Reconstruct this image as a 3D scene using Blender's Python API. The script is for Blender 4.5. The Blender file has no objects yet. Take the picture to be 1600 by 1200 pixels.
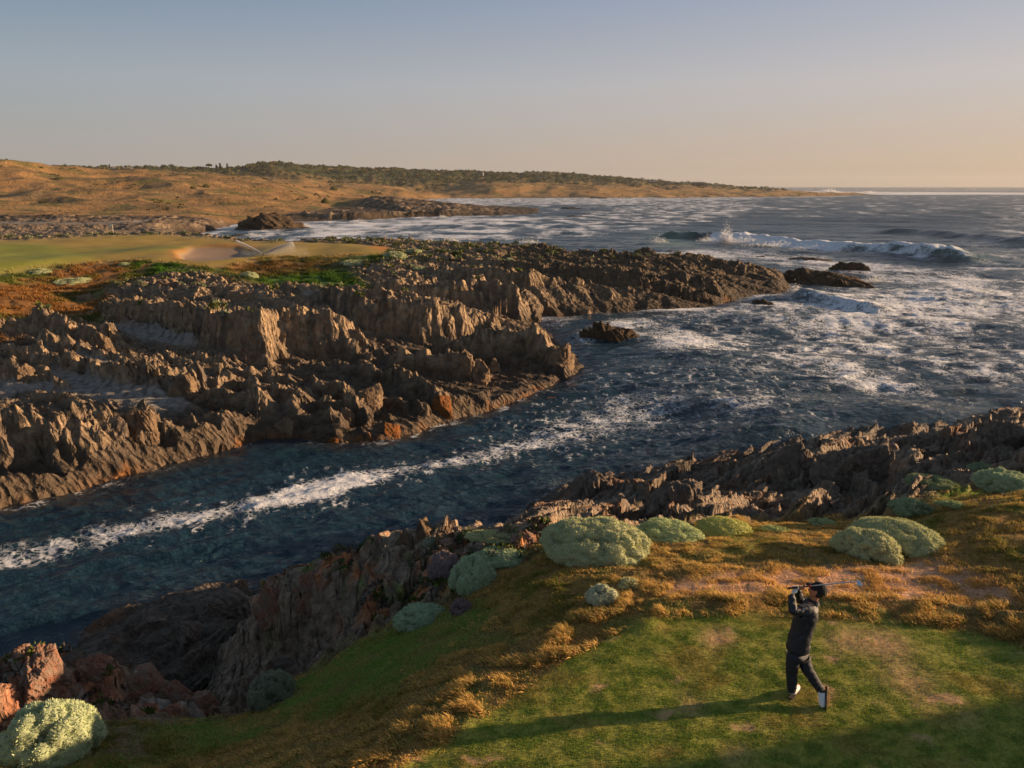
import bpy, math, random
import numpy as np
from mathutils import Vector, Matrix
from mathutils.geometry import delaunay_2d_cdt
R = math.radians
scene = bpy.context.scene
COL = scene.collection

# ------------------------------------------------------------------ camera
CAM_H, PITCH, FPX = 15.0, R(15.5), 1109.0
cam_d = bpy.data.cameras.new('camera')
cam_d.sensor_width = 36.0
cam_d.lens = 36.0 * FPX / 1600.0
cam_d.clip_start, cam_d.clip_end = 0.1, 60000.0
cam = bpy.data.objects.new('camera', cam_d)
cam.location = (0, 0, CAM_H)
cam.rotation_euler = (R(90) - PITCH, 0, 0)
COL.objects.link(cam)
scene.camera = cam

# ------------------------------------------------------------------ light
SUN_EL, SUN_AZ = R(9.8), R(79.7)            # azimuth from +Y towards +X
world = bpy.data.worlds.new('World')
scene.world = world
world.use_nodes = True
wn = world.node_tree
bg = wn.nodes['Background']
sky = wn.nodes.new('ShaderNodeTexSky')
sky.sky_type = 'NISHITA'
sky.sun_disc = False
sky.sun_elevation = SUN_EL
sky.sun_rotation = SUN_AZ
sky.altitude = 0
sky.air_density = 1.2
sky.dust_density = 2.0
sky.ozone_density = 1.5
def wnode(typ, **kw):
    n = wn.nodes.new(typ)
    for k, v in kw.items(): setattr(n, k, v)
    return n
def wlink(a, b): wn.links.new(a, b)
wtc = wnode('ShaderNodeTexCoord')
wsep = wnode('ShaderNodeSeparateXYZ'); wlink(wtc.outputs['Generated'], wsep.inputs[0])
wdot = wnode('ShaderNodeVectorMath', operation='DOT_PRODUCT'); wlink(wtc.outputs['Generated'], wdot.inputs[0])
wdot.inputs[1].default_value = (math.sin(SUN_AZ), math.cos(SUN_AZ), 0)
wmr = wnode('ShaderNodeMapRange'); wlink(wdot.outputs['Value'], wmr.inputs[0])
wmr.inputs[1].default_value, wmr.inputs[2].default_value = -0.43, 0.72
def wramp(stops):          # air colour from horizon (0) to zenith (1)
    r = wnode('ShaderNodeValToRGB'); e = r.color_ramp.elements
    while len(e) < len(stops): e.new(0.5)
    for el, (p_, c_) in zip(e, stops): el.position = p_; el.color = (*c_, 1)
    wlink(wsep.outputs[2], r.inputs[0]); return r.outputs[0]
rampA = wramp([(0, (.325, .31, .30)), (.03, (.366, .342, .325)), (.126, (.31, .352, .395)), (.22, (.172, .252, .352)), (.42, (.15, .225, .31)), (1, (.08, .125, .20))])
rampB = wramp([(0, (.48, .37, .28)), (.03, (.545, .42, .325)), (.126, (.52, .475, .475)), (.22, (.36, .39, .48)), (.42, (.22, .26, .33)), (1, (.08, .125, .20))])
wmx = wnode('ShaderNodeMix', data_type='RGBA'); wlink(wmr.outputs[0], wmx.inputs[0]); wlink(rampA, wmx.inputs[6]); wlink(rampB, wmx.inputs[7])
wsc = wnode('ShaderNodeVectorMath', operation='SCALE'); wlink(wmx.outputs[2], wsc.inputs[0]); wsc.inputs[3].default_value = 10.0
wm2 = wnode('ShaderNodeMix', data_type='RGBA'); wm2.inputs[0].default_value = .88
wlink(sky.outputs[0], wm2.inputs[6]); wlink(wsc.outputs[0], wm2.inputs[7])
wlink(wm2.outputs[2], bg.inputs[0])
bg.inputs[1].default_value = 0.0535
sun_d = bpy.data.lights.new('sun', 'SUN')
sun_d.energy = 5.0
sun_d.angle = R(0.6)
sun_d.color = (1.0, 0.69, 0.41)
sun = bpy.data.objects.new('sun', sun_d)
COL.objects.link(sun)
sdir = Vector((math.sin(SUN_AZ) * math.cos(SUN_EL), math.cos(SUN_AZ) * math.cos(SUN_EL), math.sin(SUN_EL)))
sun.rotation_euler = sdir.to_track_quat('Z', 'Y').to_euler()
sun.location = sdir * 200
scene.view_settings.view_transform = 'Standard'
scene.view_settings.look = 'None'
scene.view_settings.exposure = 1.07
scene.view_settings.gamma = 1.0

# ------------------------------------------------------------------ pixel <-> world helpers (photo pixels, 1600 x 1200)
CP, SP = math.cos(PITCH), math.sin(PITCH)
def P(u, v, z):
    a, b = (u - 800) / FPX, (600 - v) / FPX
    dx, dy, dz = a, CP + b * SP, -SP + b * CP
    t = (z - CAM_H) / dz
    return (dx * t, dy * t, z)
def Q(u, y, z):
    d = y * CP + (CAM_H - z) * SP
    return ((u - 800) / FPX * d, y, z)
def H(s):
    """'u,v,z' = point seen at that pixel with height z; 'u@y,z' = column u at forward distance y"""
    out = []
    for w in s.split():
        if '#' in w:                # azimuth in degrees # range, height
            a, b = w.split('#'); r, z = b.split(','); a = math.radians(float(a)); out.append((float(r) * math.sin(a), float(r) * math.cos(a), float(z)))
        elif '@' in w:
            a, b = w.split('@'); y, z = b.split(',')
            out.append(Q(float(a), float(y), float(z)))
        else:
            u, v, z = w.split(',')
            out.append(P(float(u), float(v), float(z)))
    return out

# ------------------------------------------------------------------ numpy noise
def _hash(ix, iy, seed):
    h = (ix.astype(np.int64) * 374761393 + iy.astype(np.int64) * 668265263 + seed * 2147483647 + 1013904223) & 0xffffffff
    h = ((h ^ (h >> 13)) * 1274126177) & 0xffffffff
    h = ((h ^ (h >> 16)) * 2246822519) & 0xffffffff
    return (h ^ (h >> 15)) & 0xffffffff
def _rnd(ix, iy, seed):
    return (_hash(ix, iy, seed) / 4294967296.0).astype(np.float32)
def perlin(x, y, seed=0):
    xi, yi = np.floor(x), np.floor(y)
    xf, yf = (x - xi).astype(np.float32), (y - yi).astype(np.float32)
    u = xf * xf * xf * (xf * (xf * 6 - 15) + 10)
    v = yf * yf * yf * (yf * (yf * 6 - 15) + 10)
    def g(dx, dy):
        a = _rnd(xi + dx, yi + dy, seed) * (2 * np.pi)
        return np.cos(a) * (xf - dx) + np.sin(a) * (yf - dy)
    a, b, c, d = g(0, 0), g(1, 0), g(0, 1), g(1, 1)
    return ((a + u * (b - a)) + v * ((c + u * (d - c)) - (a + u * (b - a)))) * 1.5
def fbm(x, y, oct=4, seed=0, gain=0.5, lac=2.03):
    s, a, t = 0, 1.0, 0
    for o in range(oct):
        s = s + a * perlin(x + 17.3 * o, y - 9.1 * o, seed + o); t += a
        a *= gain; x = x * lac; y = y * lac
    return s / t
def facets(x, y, seed=0, tilt=0.8, jump=1.0):
    """voronoi cells, each a randomly tilted plane; returns height, edge distance"""
    xi, yi = np.floor(x), np.floor(y)
    f1 = np.full(x.shape, 9.0, np.float32); f2 = f1.copy(); h = np.zeros(x.shape, np.float32)
    for dx in (-1, 0, 1):
        for dy in (-1, 0, 1):
            cx, cy = xi + dx, yi + dy
            px = (cx + _rnd(cx, cy, seed) - x).astype(np.float32)
            py = (cy + _rnd(cx, cy, seed + 7) - y).astype(np.float32)
            d = px * px + py * py
            hh = (_rnd(cx, cy, seed + 11) - 0.5) * jump - (_rnd(cx, cy, seed + 13) - 0.5) * 2 * tilt * px - (_rnd(cx, cy, seed + 17) - 0.5) * 2 * tilt * py
            m = d < f1
            f2 = np.where(m, f1, np.minimum(f2, d))
            h = np.where(m, hh, h); f1 = np.where(m, d, f1)
    return h, np.sqrt(f2) - np.sqrt(f1)
def sstep(a, b, x):
    t = np.clip((x - a) / (b - a), 0, 1)
    return t * t * (3 - 2 * t)
def blur(a, n, ax):
    if n < 1: return a
    k = 2 * n + 1
    for _ in range(2):
        pad = [(0, 0)] * a.ndim; pad[ax] = (n + 1, n)
        c = np.cumsum(np.pad(a.astype(np.float64), pad, mode='edge'), axis=ax)
        a = (np.take(c, range(k, c.shape[ax]), axis=ax) - np.take(c, range(0, c.shape[ax] - k), axis=ax)) / k
    return a.astype(np.float32)
def blur2(a, nr, nt):
    return blur(blur(a, nr, 0), nt, 1)

# ------------------------------------------------------------------ the fan grid (fine where the picture is fine, still real metres)
th = np.concatenate([np.arange(-80, -42, 0.6), np.arange(-42, 42, 0.088), np.arange(42, 80, 0.6)]) * math.pi / 180
lr = np.concatenate([np.arange(math.log(3.2), math.log(135), 0.0028), np.arange(math.log(135), math.log(3200), 0.0065)])
NT, NR = len(th), len(lr)
TH, LR = np.meshgrid(th, lr)                 # [row=r, col=theta]
RR = np.exp(LR)
GX, GY = (RR * np.sin(TH)).astype(np.float32), (RR * np.cos(TH)).astype(np.float32)
STEP = np.maximum(RR * 0.0028, 0.02).astype(np.float32)

# ------------------------------------------------------------------ survey of the coast: breaklines (lists of points, linked)
LINES = [
# shore of the far bank, round its point and back along the bay
"-900,980,0 -500,900,0 -200,840,0 0,795,0 80,778,0 200,745,0 300,722,0 362,704,0 400,692,0 470,690,0 520,697,0 600,692,0 650,680,0 700,662,0 780,640,0 870,607,0 922,585,0 905,562,0 880,545,0 860,525,0 845,510,0 850,500,0 885,502,0 930,498,0 1000,495,0 1080,492,0 1140,488,0 1128,478,0 1180,469,0 1237,466,0 1240,450,0 1235@122,0 1150@126,0 1060@126,0 950@132,0 850@140,0 760@150,0 700@158,0 620@168,0 500@170,0 400@185,0 318@215,0 310,366,0 335,360,0 362,352,0 400,349,0 470,347,0 560,346,0 640,341,0 720,339,0 800,337,0 846,334,0 840,326,0 760,322,0 700,318,0 640,312.5,0 700,309.5,0 800,309,0 1000,309,0 1180,307.5,0 1300,306,0 1385,305,0 1380@1500,0 1240@1800,0 1150@2400,0 1140@3100,0",
# shore of the near headland
"-2600@4,0 -900@13,0 -200@17,0 0@17.8,0 80@18,0 130,1000,0 200,962,0 300,938,0 385,920,0 450@22.5,0 520@23.5,0 600@24,0 680@25,0 760@27,0 805,835,0 815,815,0 860,775,0 900,762,0 1000,747,0 1040,738,0 1130,715,0 1220,700,0 1300@42,0 1400@42.5,0 1500@44,0 1580@46,0 1700@50,0 2000@60,0 2600@80,0 3600@90,0",
# far bank: floors between the ridges (the ridges themselves are in CRESTS)
"-60,742,.9 0,742,.8 150,722,.8 290,702,.6", "400,678,.6 500,664,.7 600,655,.7 700,634,.6 800,607,.4 870,592,.3",
"-40,622,2.2 60,612,2.2 150,618,2.2 240,640,1.8 300,640,1.6 400,632,1.4 500,625,1.3 600,612,1.1 700,598,.9 780,582,.7 850,572,.5",
"40,585,2.3 150,600,2.2 230,618,2.1", "-60,560,3.0 60,556,3.0 150,565,2.8 250,574,2.4 350,590,2.0 450,592,1.7 550,588,1.4 650,578,1.0",
"100,470,3.5 180,495,3.0 240,512,2.7 330,536,2.3 400,560,1.7 500,562,1.4 600,565,1.1 700,558,.9",
"165,500,3.0 240,512,2.7", "-60,510,3.8 60,505,3.8 130,520,3.3 200,528,2.8",
"170,452,4.9 300,455,4.9 400,462,4.6 500,466,4.2 600,500,2.3 680,510,1.7 750,515,1.1 820,512,.5",
"560,450,4.2 660,462,2.9 740,478,1.6 800,492,.7", "640,478,2.2 700,484,1.4 790,497,.5 880,492,.6 1000,486,.6 1100,482,.6",
"600,408,5.6 700,410,5.0 800,418,4.5 900,428,3.9 1000,434,3.4 1100,440,2.4 1180,450,1.2",
"560,432,4.9 640,436,4.6 700,440,4.0 800,446,3.4 900,452,2.8 1000,456,2.2 1090,462,1.4",
"620,374,5.2 660,374,5.2 700,379,5.0 760,385,5.0 850,384,5.6 880,392,5.2 950,396,5.1 1010,396,5.2 1060,405,4.6 1100,402,4.6 1180,412,3.8 1215,425,2.4",
# green
"-300,372,6.6 0,374,6.6 100,370,6.7 180,365,6.7 250,361.5,7.1 300,366,6.7 380,374,6.2 450,377,6.0 560,380,5.8 610,386,5.6",
"-300,420,6.6 0,412,6.3 60,409,6.2 130,403,6.1 210,402,6.0 270,406,6.0", "0,392,6.3 180,392,5.9 260,392,6.0", "-200,380,6.9 60,380,6.5 180,374,6.4 260,377,6.3",
"300,380,6.3 345,379,6.35 385,382,6.2 420,388,6.0", "300,400,5.1 350,399,5.0 390,393,5.2", "275,404,5.9 310,411,5.9 360,409,5.8 400,400,5.9 450,396,5.9 540,398,5.7 620,398,5.6",
# back of green falling off
"-300@170,4 0@165,4 180@165,4.0 300@165,2.0 400@160,1.5 500@150,1.5 600@148,3",
# ground below the green
"0,425,5.4 100,420,5.3 200,418,5.4 300,422,5.4 400,428,4.6 470,430,4.4 540,425,4.6", "400,445,4.4 470,448,4.3 560,450,4.2 600,445,4.2",
"0,455,5.0 80,460,4.4 140,475,3.9", "-300,470,5.6 -300,560,4.4 -300,640,3.2",
# land left of the bay
"-400,352,5.0 0,352,4.4 120,356,3.6 220,352,3.6 300,352,2.6 350,346,2.0", "-400,365,4.2 0,366,3.6 120,368,3.4 250,364,2.2",
"-300@258,4.6 0@255,4.4 150@265,4.0 280@290,3.0 400@332,2.4", "480@345,2.4 560@350,2.2 640@372,2.0 720@385,1.8 800@395,1.5 838@400,.9",
"420@430,3.6 520@470,2.8 620@520,2.0 700@580,1.2",
# dunes
"-900@360,7 -300@360,6.8 0@357,6.4 200@365,5.8 350@400,5.5 500@480,5.4 560@580,5",
"-900@420,17 -300@450,17 0@480,15.5 60@480,14 200@480,12.5 300@480,13 420@480,12 560@480,9.5",
"-900@560,38 -300@560,40 -60@560,38 0@570,38.0 30@580,37 70@600,31 130@640,29.5 190@690,29 250@740,28",
"150@560,20 240@560,21 330@620,23 380@650,21 460@700,17 520@760,14", "100@500,16 300@500,16 450@560,14",
"-300@680,27 0@680,25 150@800,20 300@850,20 420@900,17 560@950,14",
# long dune beyond
"480@1000,14 560@1000,19 620@1020,17 720@1050,22 800@1080,25 860@1100,22 940@1150,16 1000@1180,14 1100@1220,10 1180@1260,7 1300@1320,3.4",
"560@1150,14 700@1200,14 850@1250,16 1000@1260,12 1100@1300,10",
"250@1150,38 300@1150,37 350@1150,36 395@1150,45 425@1150,48.5 450@1150,43 480@1180,38 540@1200,38 590@1220,36 640@1250,36 700@1280,36 760@1300,33 810@1320,38 850@1330,41 900@1340,36 950@1350,30 1010@1360,25 1060@1370,20 1090@1380,18 1130@1400,13 1180@1420,8.5 1240@1500,5.0",
"380@1300,42 398@1310,50 425@1320,56 450@1310,50 480@1300,42", "390@1230,48 425@1240,53 455@1230,48",
"-900@1200,40 -300@1200,44 0@1200,44 100@1200,43 180@1200,42",
"-900@2400,30 0@2400,30 500@2400,30 900@2400,24 1100@2400,8",
# near headland: tee (flat)
"700,1200,8.15 760,1150,8.15 830,1085,8.15 905,1030,8.15 985,985,8.15 1080,962,8.15 1200,955,8.15 1330,958,8.15 1480,975,8.15 1620,1010,8.2 1900,1080,8.4",
"500,1330,8.15 800,1400,8.2 1300,1300,8.2 1700,1300,8.25 2400,1300,8.6", "900,1200,8.15 1258,1095,8.15 1600,1150,8.2",
# scrape and bank behind the tee
"1060,935,8.0 1200,932,8.0 1350,935,7.95 1500,955,8.0", "1200,905,8.0 1350,900,7.95 1480,900,8.0 1550,930,8.05",
"930,925,7.9 1010,880,7.85 1100,860,7.75 1200,855,7.75 1300,870,7.8 1400,880,7.9 1500,860,8.1 1560,880,8.2 1640,900,8.3",
"1030,836,7.2 1100,826,7.0 1170,822,6.8 1240,822,6.6 1310,822,6.9 1400,815,7.2 1480,800,7.6 1520,785,7.9 1560,775,8.0 1610,768,8.15 1800,750,8.5",
"860,850,7.2 900,835,7.0 960,830,6.8 1030,826,6.7 1100,817,6.4 1170,812,6.0 1240,812,5.8 1310,808,6.2 1400,795,6.6 1460,782,6.8",
"1500,775,6.6 1540,762,6.8 1620,735,7.2 1800,700,7.6", "55#30,8.6 58#22,8.6 60#16,8.5", "61.5#22,8.7 63.5#22,11.6 70#22,12.6 80#22,12.8", "61#26,8.7 63.5#25.5,11.8 70#26,12.6 80#26,12.8", "62#14,8.4 72#13,8.6 80#12,8.6",
# broken rocks to the right
"880,790,1.6 1000,790,2.0 1100,785,2.6 1200,790,3.0 1300,795,3.6 1400,785,4.8 1470,770,5.4",
"890,768,1.6 960,758,2.0 1020,770,2.6 1060,752,2.2 1130,728,2.4 1200,718,2.4 1240,702,2.4 1300,694,2.4 1380,690,2.2 1460,692,2.2 1530,668,3.6 1580,660,3.8 1640,655,4.2 1800,640,5",
"1000,770,1.6 1150,750,2.4 1250,745,3.0 1330,725,3.4 1400,735,4.0 1480,735,4.8 1560,715,5.4 1640,700,6",
# promontory top, far edge, near face foot
"408,920,5.2 440,908,5.6 490,898,5.6 520,878,5.8 570,858,6.1 620,838,6.3 660,826,6.5 720,828,6.6 790,832,6.7 840,842,6.9",
"440,925,5.5 500,912,5.6 560,895,5.9 620,880,6.2 700,872,6.6 780,858,6.9",
"395@15.6,3.2 435,1005,4.1 480,975,4.6 540,960,5.1 600,940,5.6 670,915,6.0",
"455,1035,3.6 500,1010,4.3 560,990,5.0 610,968,5.6 660,955,6.1",
"375@19.5,1.2 420@19.8,2.2 500@20.5,2.6 600@21,2.8 700@22,3.2 780@24,2.6",
# cove
"130@17,-.2 220,1010,.2 300,985,.5 380,965,.8", "250,1060,.4 330,1040,.8 385,1010,1.2",
# red rocks
"-300,1030,5.6 0,1022,5.7 70,1018,5.9 130,1030,5.7 180,1040,5.5 230,1060,5.2 300,1075,4.9 345,1090,4.5", "-300@15,1.5 0@15.2,1.2 100@15.4,1.0 200@15.2,.8 300@14.9,1.0 370@14.4,1.6",
"0,1080,5.7 100,1075,5.6 180,1085,5.4 260,1100,5.1 330,1115,4.8 380,1120,4.8",
# slope of the near cliff
"0,1200,6.3 130,1170,6.2 230,1150,5.9 330,1150,5.8 400,1135,5.7 440,1105,5.7 520,1060,6.1 600,1015,6.4 700,965,6.7 760,920,6.9 830,880,7.1",
"200,1250,6.9 400,1190,6.9 520,1140,7.2 620,1080,7.45 720,1020,7.55 800,960,7.6 880,905,7.6",
"350,1260,7.8 600,1180,8.05 700,1110,8.05 800,1045,8.05 900,985,8.0 960,950,8.0",
"365,1115,4.4 405,1075,4.6 445,1060,4.7",
"-1200@3,7.5 -300,1300,7.4 200,1400,8.0 ",
]
# loose points on the sea floor
SEAF = "-300,900,-3 0,850,-3 200,830,-3 500,800,-3 800,700,-3 1000,640,-4 1200,600,-4 1400,620,-4 1100,540,-4 1300,500,-5 1550,600,-4 1800,560,-5 1500,420,-6 1250,380,-6 1000,365,-6 700,362,-6 480,365,-4 900,345,-6 1100,330,-6 1400,330,-8 1700,330,-8 1900,400,-8 2500,400,-8 1500,308,-8 1300@1600,-2 1700,303,-8 950,318,-5 820,318,-4 1700@2500,-9 3000,320,-9 3000,600,-6 0,920,-3 400,870,-3 650,790,-3 -900,930,-3 -2500@18,-3 -3500@6,-2 920,545,-2 870,512,-.6 1200,478,-1"
DBG = False
def topix(x, y, z):
    d = y * CP + (CAM_H - z) * SP
    return (round(800 + FPX * x / d), round(600 - FPX * (y * SP - (CAM_H - z) * CP) / d), round(math.hypot(x, y), 1))
V2, ZZ, ED = [], [], []
def addp(p):
    V2.append(Vector((math.atan2(p[0], p[1]), 0.5 * math.log(p[0] ** 2 + p[1] ** 2)))); ZZ.append(p[2]); return len(V2) - 1
for s in LINES:
    ids = [addp(p) for p in H(s)]
    ED += list(zip(ids[:-1], ids[1:]))
for p in H(SEAF): addp(p)
for a in (-1.5, 0, 1.5):                       # frame of the survey
    for l, z in ((math.log(2.5), 8), (math.log(3500), 20 if a < 0.1 else -9)):
        V2.append(Vector((a, l))); ZZ.append(z)
for a in (-1.5, 1.5):
    for r, zl, zr in ((8, 7, 8.4), (40, 3, 6), (100, 3, -3), (500, 30, -9)):
        V2.append(Vector((a, math.log(r)))); ZZ.append(zl if a < 0 else zr)
vo, eo, fo, ov, _, _ = delaunay_2d_cdt(V2, ED, [], 0, 1e-6)
zo = []
for i, v in enumerate(vo):
    if ov[i]: zo.append(max(ZZ[j] for j in ov[i]))
    else:
        if DBG: print('CROSS', topix(math.exp(v[1])*math.sin(v[0]), math.exp(v[1])*math.cos(v[0]), 0))
        # crossing of two lines: take the mean of the nearest given points
        d = sorted(((V2[j] - v).length, ZZ[j]) for j in range(len(V2)))[:3]
        zo.append(sum(q[1] / (q[0] + 1e-6) for q in d) / sum(1 / (q[0] + 1e-6) for q in d))
BASE = np.full((NR, NT), -6.0, np.float32)
for f in fo:
    (x0, y0), (x1, y1), (x2, y2) = [vo[i] for i in f[:3]]
    z0, z1, z2 = [zo[i] for i in f[:3]]
    c0, c1 = np.searchsorted(th, [min(x0, x1, x2), max(x0, x1, x2)])
    r0, r1 = np.searchsorted(lr, [min(y0, y1, y2), max(y0, y1, y2)])
    if c1 <= c0 or r1 <= r0: continue
    X, Y = th[None, c0:c1], lr[r0:r1, None]
    D = (y1 - y2) * (x0 - x2) + (x2 - x1) * (y0 - y2)
    if abs(D) < 1e-12: continue
    a = ((y1 - y2) * (X - x2) + (x2 - x1) * (Y - y2)) / D
    b = ((y2 - y0) * (X - x2) + (x0 - x2) * (Y - y2)) / D
    m = (a >= -1e-7) & (b >= -1e-7) & (a + b <= 1 + 1e-7)
    BASE[r0:r1, c0:c1] = np.where(m, a * z0 + b * z1 + (1 - a - b) * z2, BASE[r0:r1, c0:c1])

def area(s, soft=6, warp=0.0):
    """mask of a ground polygon, given by surveyed corners"""
    pts = [(math.atan2(p[0], p[1]), 0.5 * math.log(p[0] ** 2 + p[1] ** 2)) for p in H(s)]
    X, Y = TH, LR
    if warp:
        X = TH + warp * WX; Y = LR + warp * WY * 1.5
    m = np.zeros(TH.shape, bool)
    for (x0, y0), (x1, y1) in zip(pts, pts[1:] + pts[:1]):
        if y0 == y1: continue
        m ^= ((Y >= min(y0, y1)) & (Y < max(y0, y1)) & (X < x0 + (Y - y0) * (x1 - x0) / (y1 - y0)))
    return blur2(m.astype(np.float32), soft, soft)
WX = fbm(TH * 30, LR * 22, 4, 5).astype(np.float32)
WY = fbm(TH * 30 + 50, LR * 22, 4, 8).astype(np.float32)

NEAR = area("-2600,1080,8 0@18.5,0 130,990,0 385,915,0 440@23,0 760@28,0 790,830,0 855,770,0 1000,742,0 1220,690,0 1400@45,0 1700@55,0 3600@100,0 3600@4,9 1500@2.6,8 -2600@2.6,8", 0)
NEAR = (area("-900@15,0 0@19,0 130,985,0 385,900,0 450@25,0 760@29,0 790,822,0 850,765,0 1000,737,0 1220,688,0 1400@46,0 1700@58,0 3600@110,0 80#120,0 80#2,9 -81#2,9 -81#12,0", 0) > .5)
# ---- ridge crests of the far bank, drawn from the landward end to the seaward end: (crest, front slope, back slope)
CRESTS = [
("-60,645,3.8 60,637,3.9 120,632,4.0 148,684,2.0", 3.0, .6), ("105,630,4.0 150,632,3.8 190,650,3.2 216,692,1.5", 2.6, .8), ("200,638,2.9 225,630,3.3 246,657,2.2 256,688,1.1", 2.6, .9),
("-40,748,1.3 90,735,1.5 180,716,1.6 260,706,1.4 330,700,1.0 362,703,.5", .8, .5), ("100,712,1.5 180,700,1.7 250,690,1.7 320,692,1.1", 1.2, .5),
("262,654,2.3 330,657,2.2 385,649,2.6 425,655,2.5 470,676,1.3 505,692,.5", 1.8, .7), ("300,640,2.3 360,640,2.2 450,652,1.9 520,668,1.1", 1.5, .6),
("20,537,3.9 120,560,3.4 200,580,3.2 260,590,3.0 330,600,2.8 400,615,2.6 470,635,2.2 540,655,1.6 592,674,.9", 2.0, .7),
("-60,560,3.8 30,572,3.5 80,585,3.0 100,600,2.6", 2.0, .7),
("190,560,3.2 270,572,3.0 300,580,3.3 375,584,2.8 475,606,2.4 575,630,1.9 612,652,.9", 2.0, .7), ("350,572,2.6 450,588,2.4 540,602,2.2 620,618,1.8 690,640,.9", 1.8, .7),
("500,570,2.0 560,572,2.2 612,575,2.4 660,592,2.1 690,612,1.9 722,627,1.4 775,630,.5", 2.0, .7), ("620,600,1.8 700,612,1.6 780,615,1.0 850,600,.7", 1.4, .5),
("600,548,2.7 650,545,3.0 700,546,3.1 731,555,2.8 745,572,1.8 764,586,.7", 2.6, .8), ("560,556,2.0 640,566,1.7 700,578,1.6 740,596,.9", 1.6, .6),
("690,524,3.0 740,516,3.5 790,512,3.7 831,518,3.4 862,537,2.9 887,558,2.0 917,580,.8", 2.4, .9), ("780,545,2.0 830,560,1.7 880,575,1.0", 1.6, .8),
("440,440,5.3 520,446,5.3 600,452,5.1 645,463,4.6", 1.2, .3), ("500,449,5.3 580,463,5.2 660,468,5.1 700,471,4.8 736,489,3.5 767,503,2.0", 2.6, .8), ("640,492,3.2 700,498,3.0 750,508,2.2 790,512,1.2", 2.0, .8),
("165,466,5.2 250,468,5.5 340,482,5.5 400,490,5.4 440,484,5.3 480,478,5.5 531,494,4.7 562,518,3.4 596,545,1.9", 3.2, .5), ("420,520,3.2 470,524,3.0 540,536,2.6 590,556,1.4", 2.4, .8),
("250,540,2.9 330,556,2.7 400,566,2.3 470,574,1.9", 1.6, .6), ("-30,502,4.8 60,490,4.9 110,500,4.7 162,513,4.3 184,534,3.3", 2.2, .5), ("60,525,4.0 130,538,3.7 190,552,3.3", 1.8, .6),
("590,440,5.0 700,442,4.9 760,436,5.1 806,444,4.8 826,470,2.6 812,492,.7", 2.2, .4), ("840,438,4.9 900,446,4.6 955,452,4.2 985,472,2.4 998,488,.7", 2.0, .5), ("870,470,2.6 905,480,1.8 930,490,.8", 2.0, .8),
("970,438,4.4 1040,450,3.8 1080,461,3.0 1118,477,1.5 1136,489,.5", 2.0, .5), ("1020,470,2.2 1060,478,1.6 1090,488,.7", 1.8, .8), ("1060,424,4.3 1140,436,3.4 1200,447,2.4 1236,460,.8", 1.8, .5),
("620,396,6.2 700,400,5.8 800,408,5.5 900,416,5.0 1000,424,4.6", 1.2, .3), ("700,418,5.4 800,424,5.2 880,432,4.8 960,438,4.3", 1.4, .3),
("1090,402,4.8 1160,410,4.2 1205,424,2.8 1232,440,1.2", 1.2, .5), ("820,384,5.9 856,380,6.3 880,388,5.6", 1.4, .8), ("610,372,5.6 650,370,5.8 690,374,5.5", 1.2, .8), ("940,394,5.5 1000,390,5.7 1050,398,5.2", 1.2, .8),
# reefs across the bay
("470@340,2.8 520@338,3.6 560@340,3.2 600@350,2.4", .7, .3), ("600@362,2.4 660@368,3.0 720@375,2.6 800@385,2.2 850@395,1.0", .7, .3), ("330@262,2.0 300@250,3.6 230@235,3.8 150@225,3.6 60@222,4.0 -60@220,4.4", .5, .5),
]
BASE0 = BASE.copy()
kx = .75 * fbm(GX / 1.8, GY / 1.8, 4, 551, .6); ky = .75 * fbm(GX / 1.8 + 31, GY / 1.8, 4, 552, .6)
for ci, (s_, fs_, bs_) in enumerate(CRESTS):
    pts = H(s_)
    if ci == len(CRESTS) - 1: pts = pts[::-1]
    az = [math.atan2(p[0], p[1]) for p in pts]; ll = [.5 * math.log(p[0] ** 2 + p[1] ** 2) for p in pts]; dm = math.exp(min(ll))
    m_ = 12.0 / dm if dm < 150 else 25.0 / dm
    c0, c1 = np.searchsorted(th, [min(az) - m_, max(az) + m_]); r0, r1 = np.searchsorted(lr, [min(ll) - m_, max(ll) + m_])
    X, Y = GX[r0:r1, c0:c1] + kx[r0:r1, c0:c1], GY[r0:r1, c0:c1] + ky[r0:r1, c0:c1]
    best = np.full(X.shape, 1e9, np.float32); zc = np.zeros_like(best); sg = np.zeros_like(best); al = np.zeros_like(best); L_ = 0
    for (p, q) in zip(pts[:-1], pts[1:]):
        l = math.hypot(q[0] - p[0], q[1] - p[1]); ux, uy = (q[0] - p[0]) / l, (q[1] - p[1]) / l
        tt = np.clip((X - p[0]) * ux + (Y - p[1]) * uy, 0, l); qx, qy = X - p[0] - tt * ux, Y - p[1] - tt * uy
        dd = np.hypot(qx, qy); m = dd < best
        best = np.where(m, dd, best); zc = np.where(m, p[2] + (q[2] - p[2]) * tt / l, zc); sg = np.where(m, ux * qy - uy * qx, sg); al = np.where(m, L_ + tt, al); L_ += l
    kn = .62 * perlin(al / 1.5 + ci * 7, best * 0 + ci, 561) - .12 + .38 * (_rnd(np.floor(al / .9 + .4 * best), best * 0 + ci, 562) - .5)
    hh = zc + kn * min(1, fs_ / 2) - np.where(sg < 0, fs_ * np.maximum(best - .15, 0), bs_ * best)
    BASE[r0:r1, c0:c1] = np.maximum(BASE[r0:r1, c0:c1], hh)
CREST = sstep(.1, .35, BASE - BASE0)
_k = LINES[0] + ' 80#3300,0 -80#3300,0 -80#30,0'
_n = LINES[1].replace('-2600@4,0', '-80#12,0') + ' 80#120,0 80#2,0 -80#2,0'
lf = area(_k, 0, .008); ln_ = area(_n, 0, .008)
land = np.maximum(lf, ln_)
lsoft = blur2(land, 5, 5); lwid = blur2(lf, 16, 16); shore_k = sstep(.5, .95, lwid)
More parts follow.
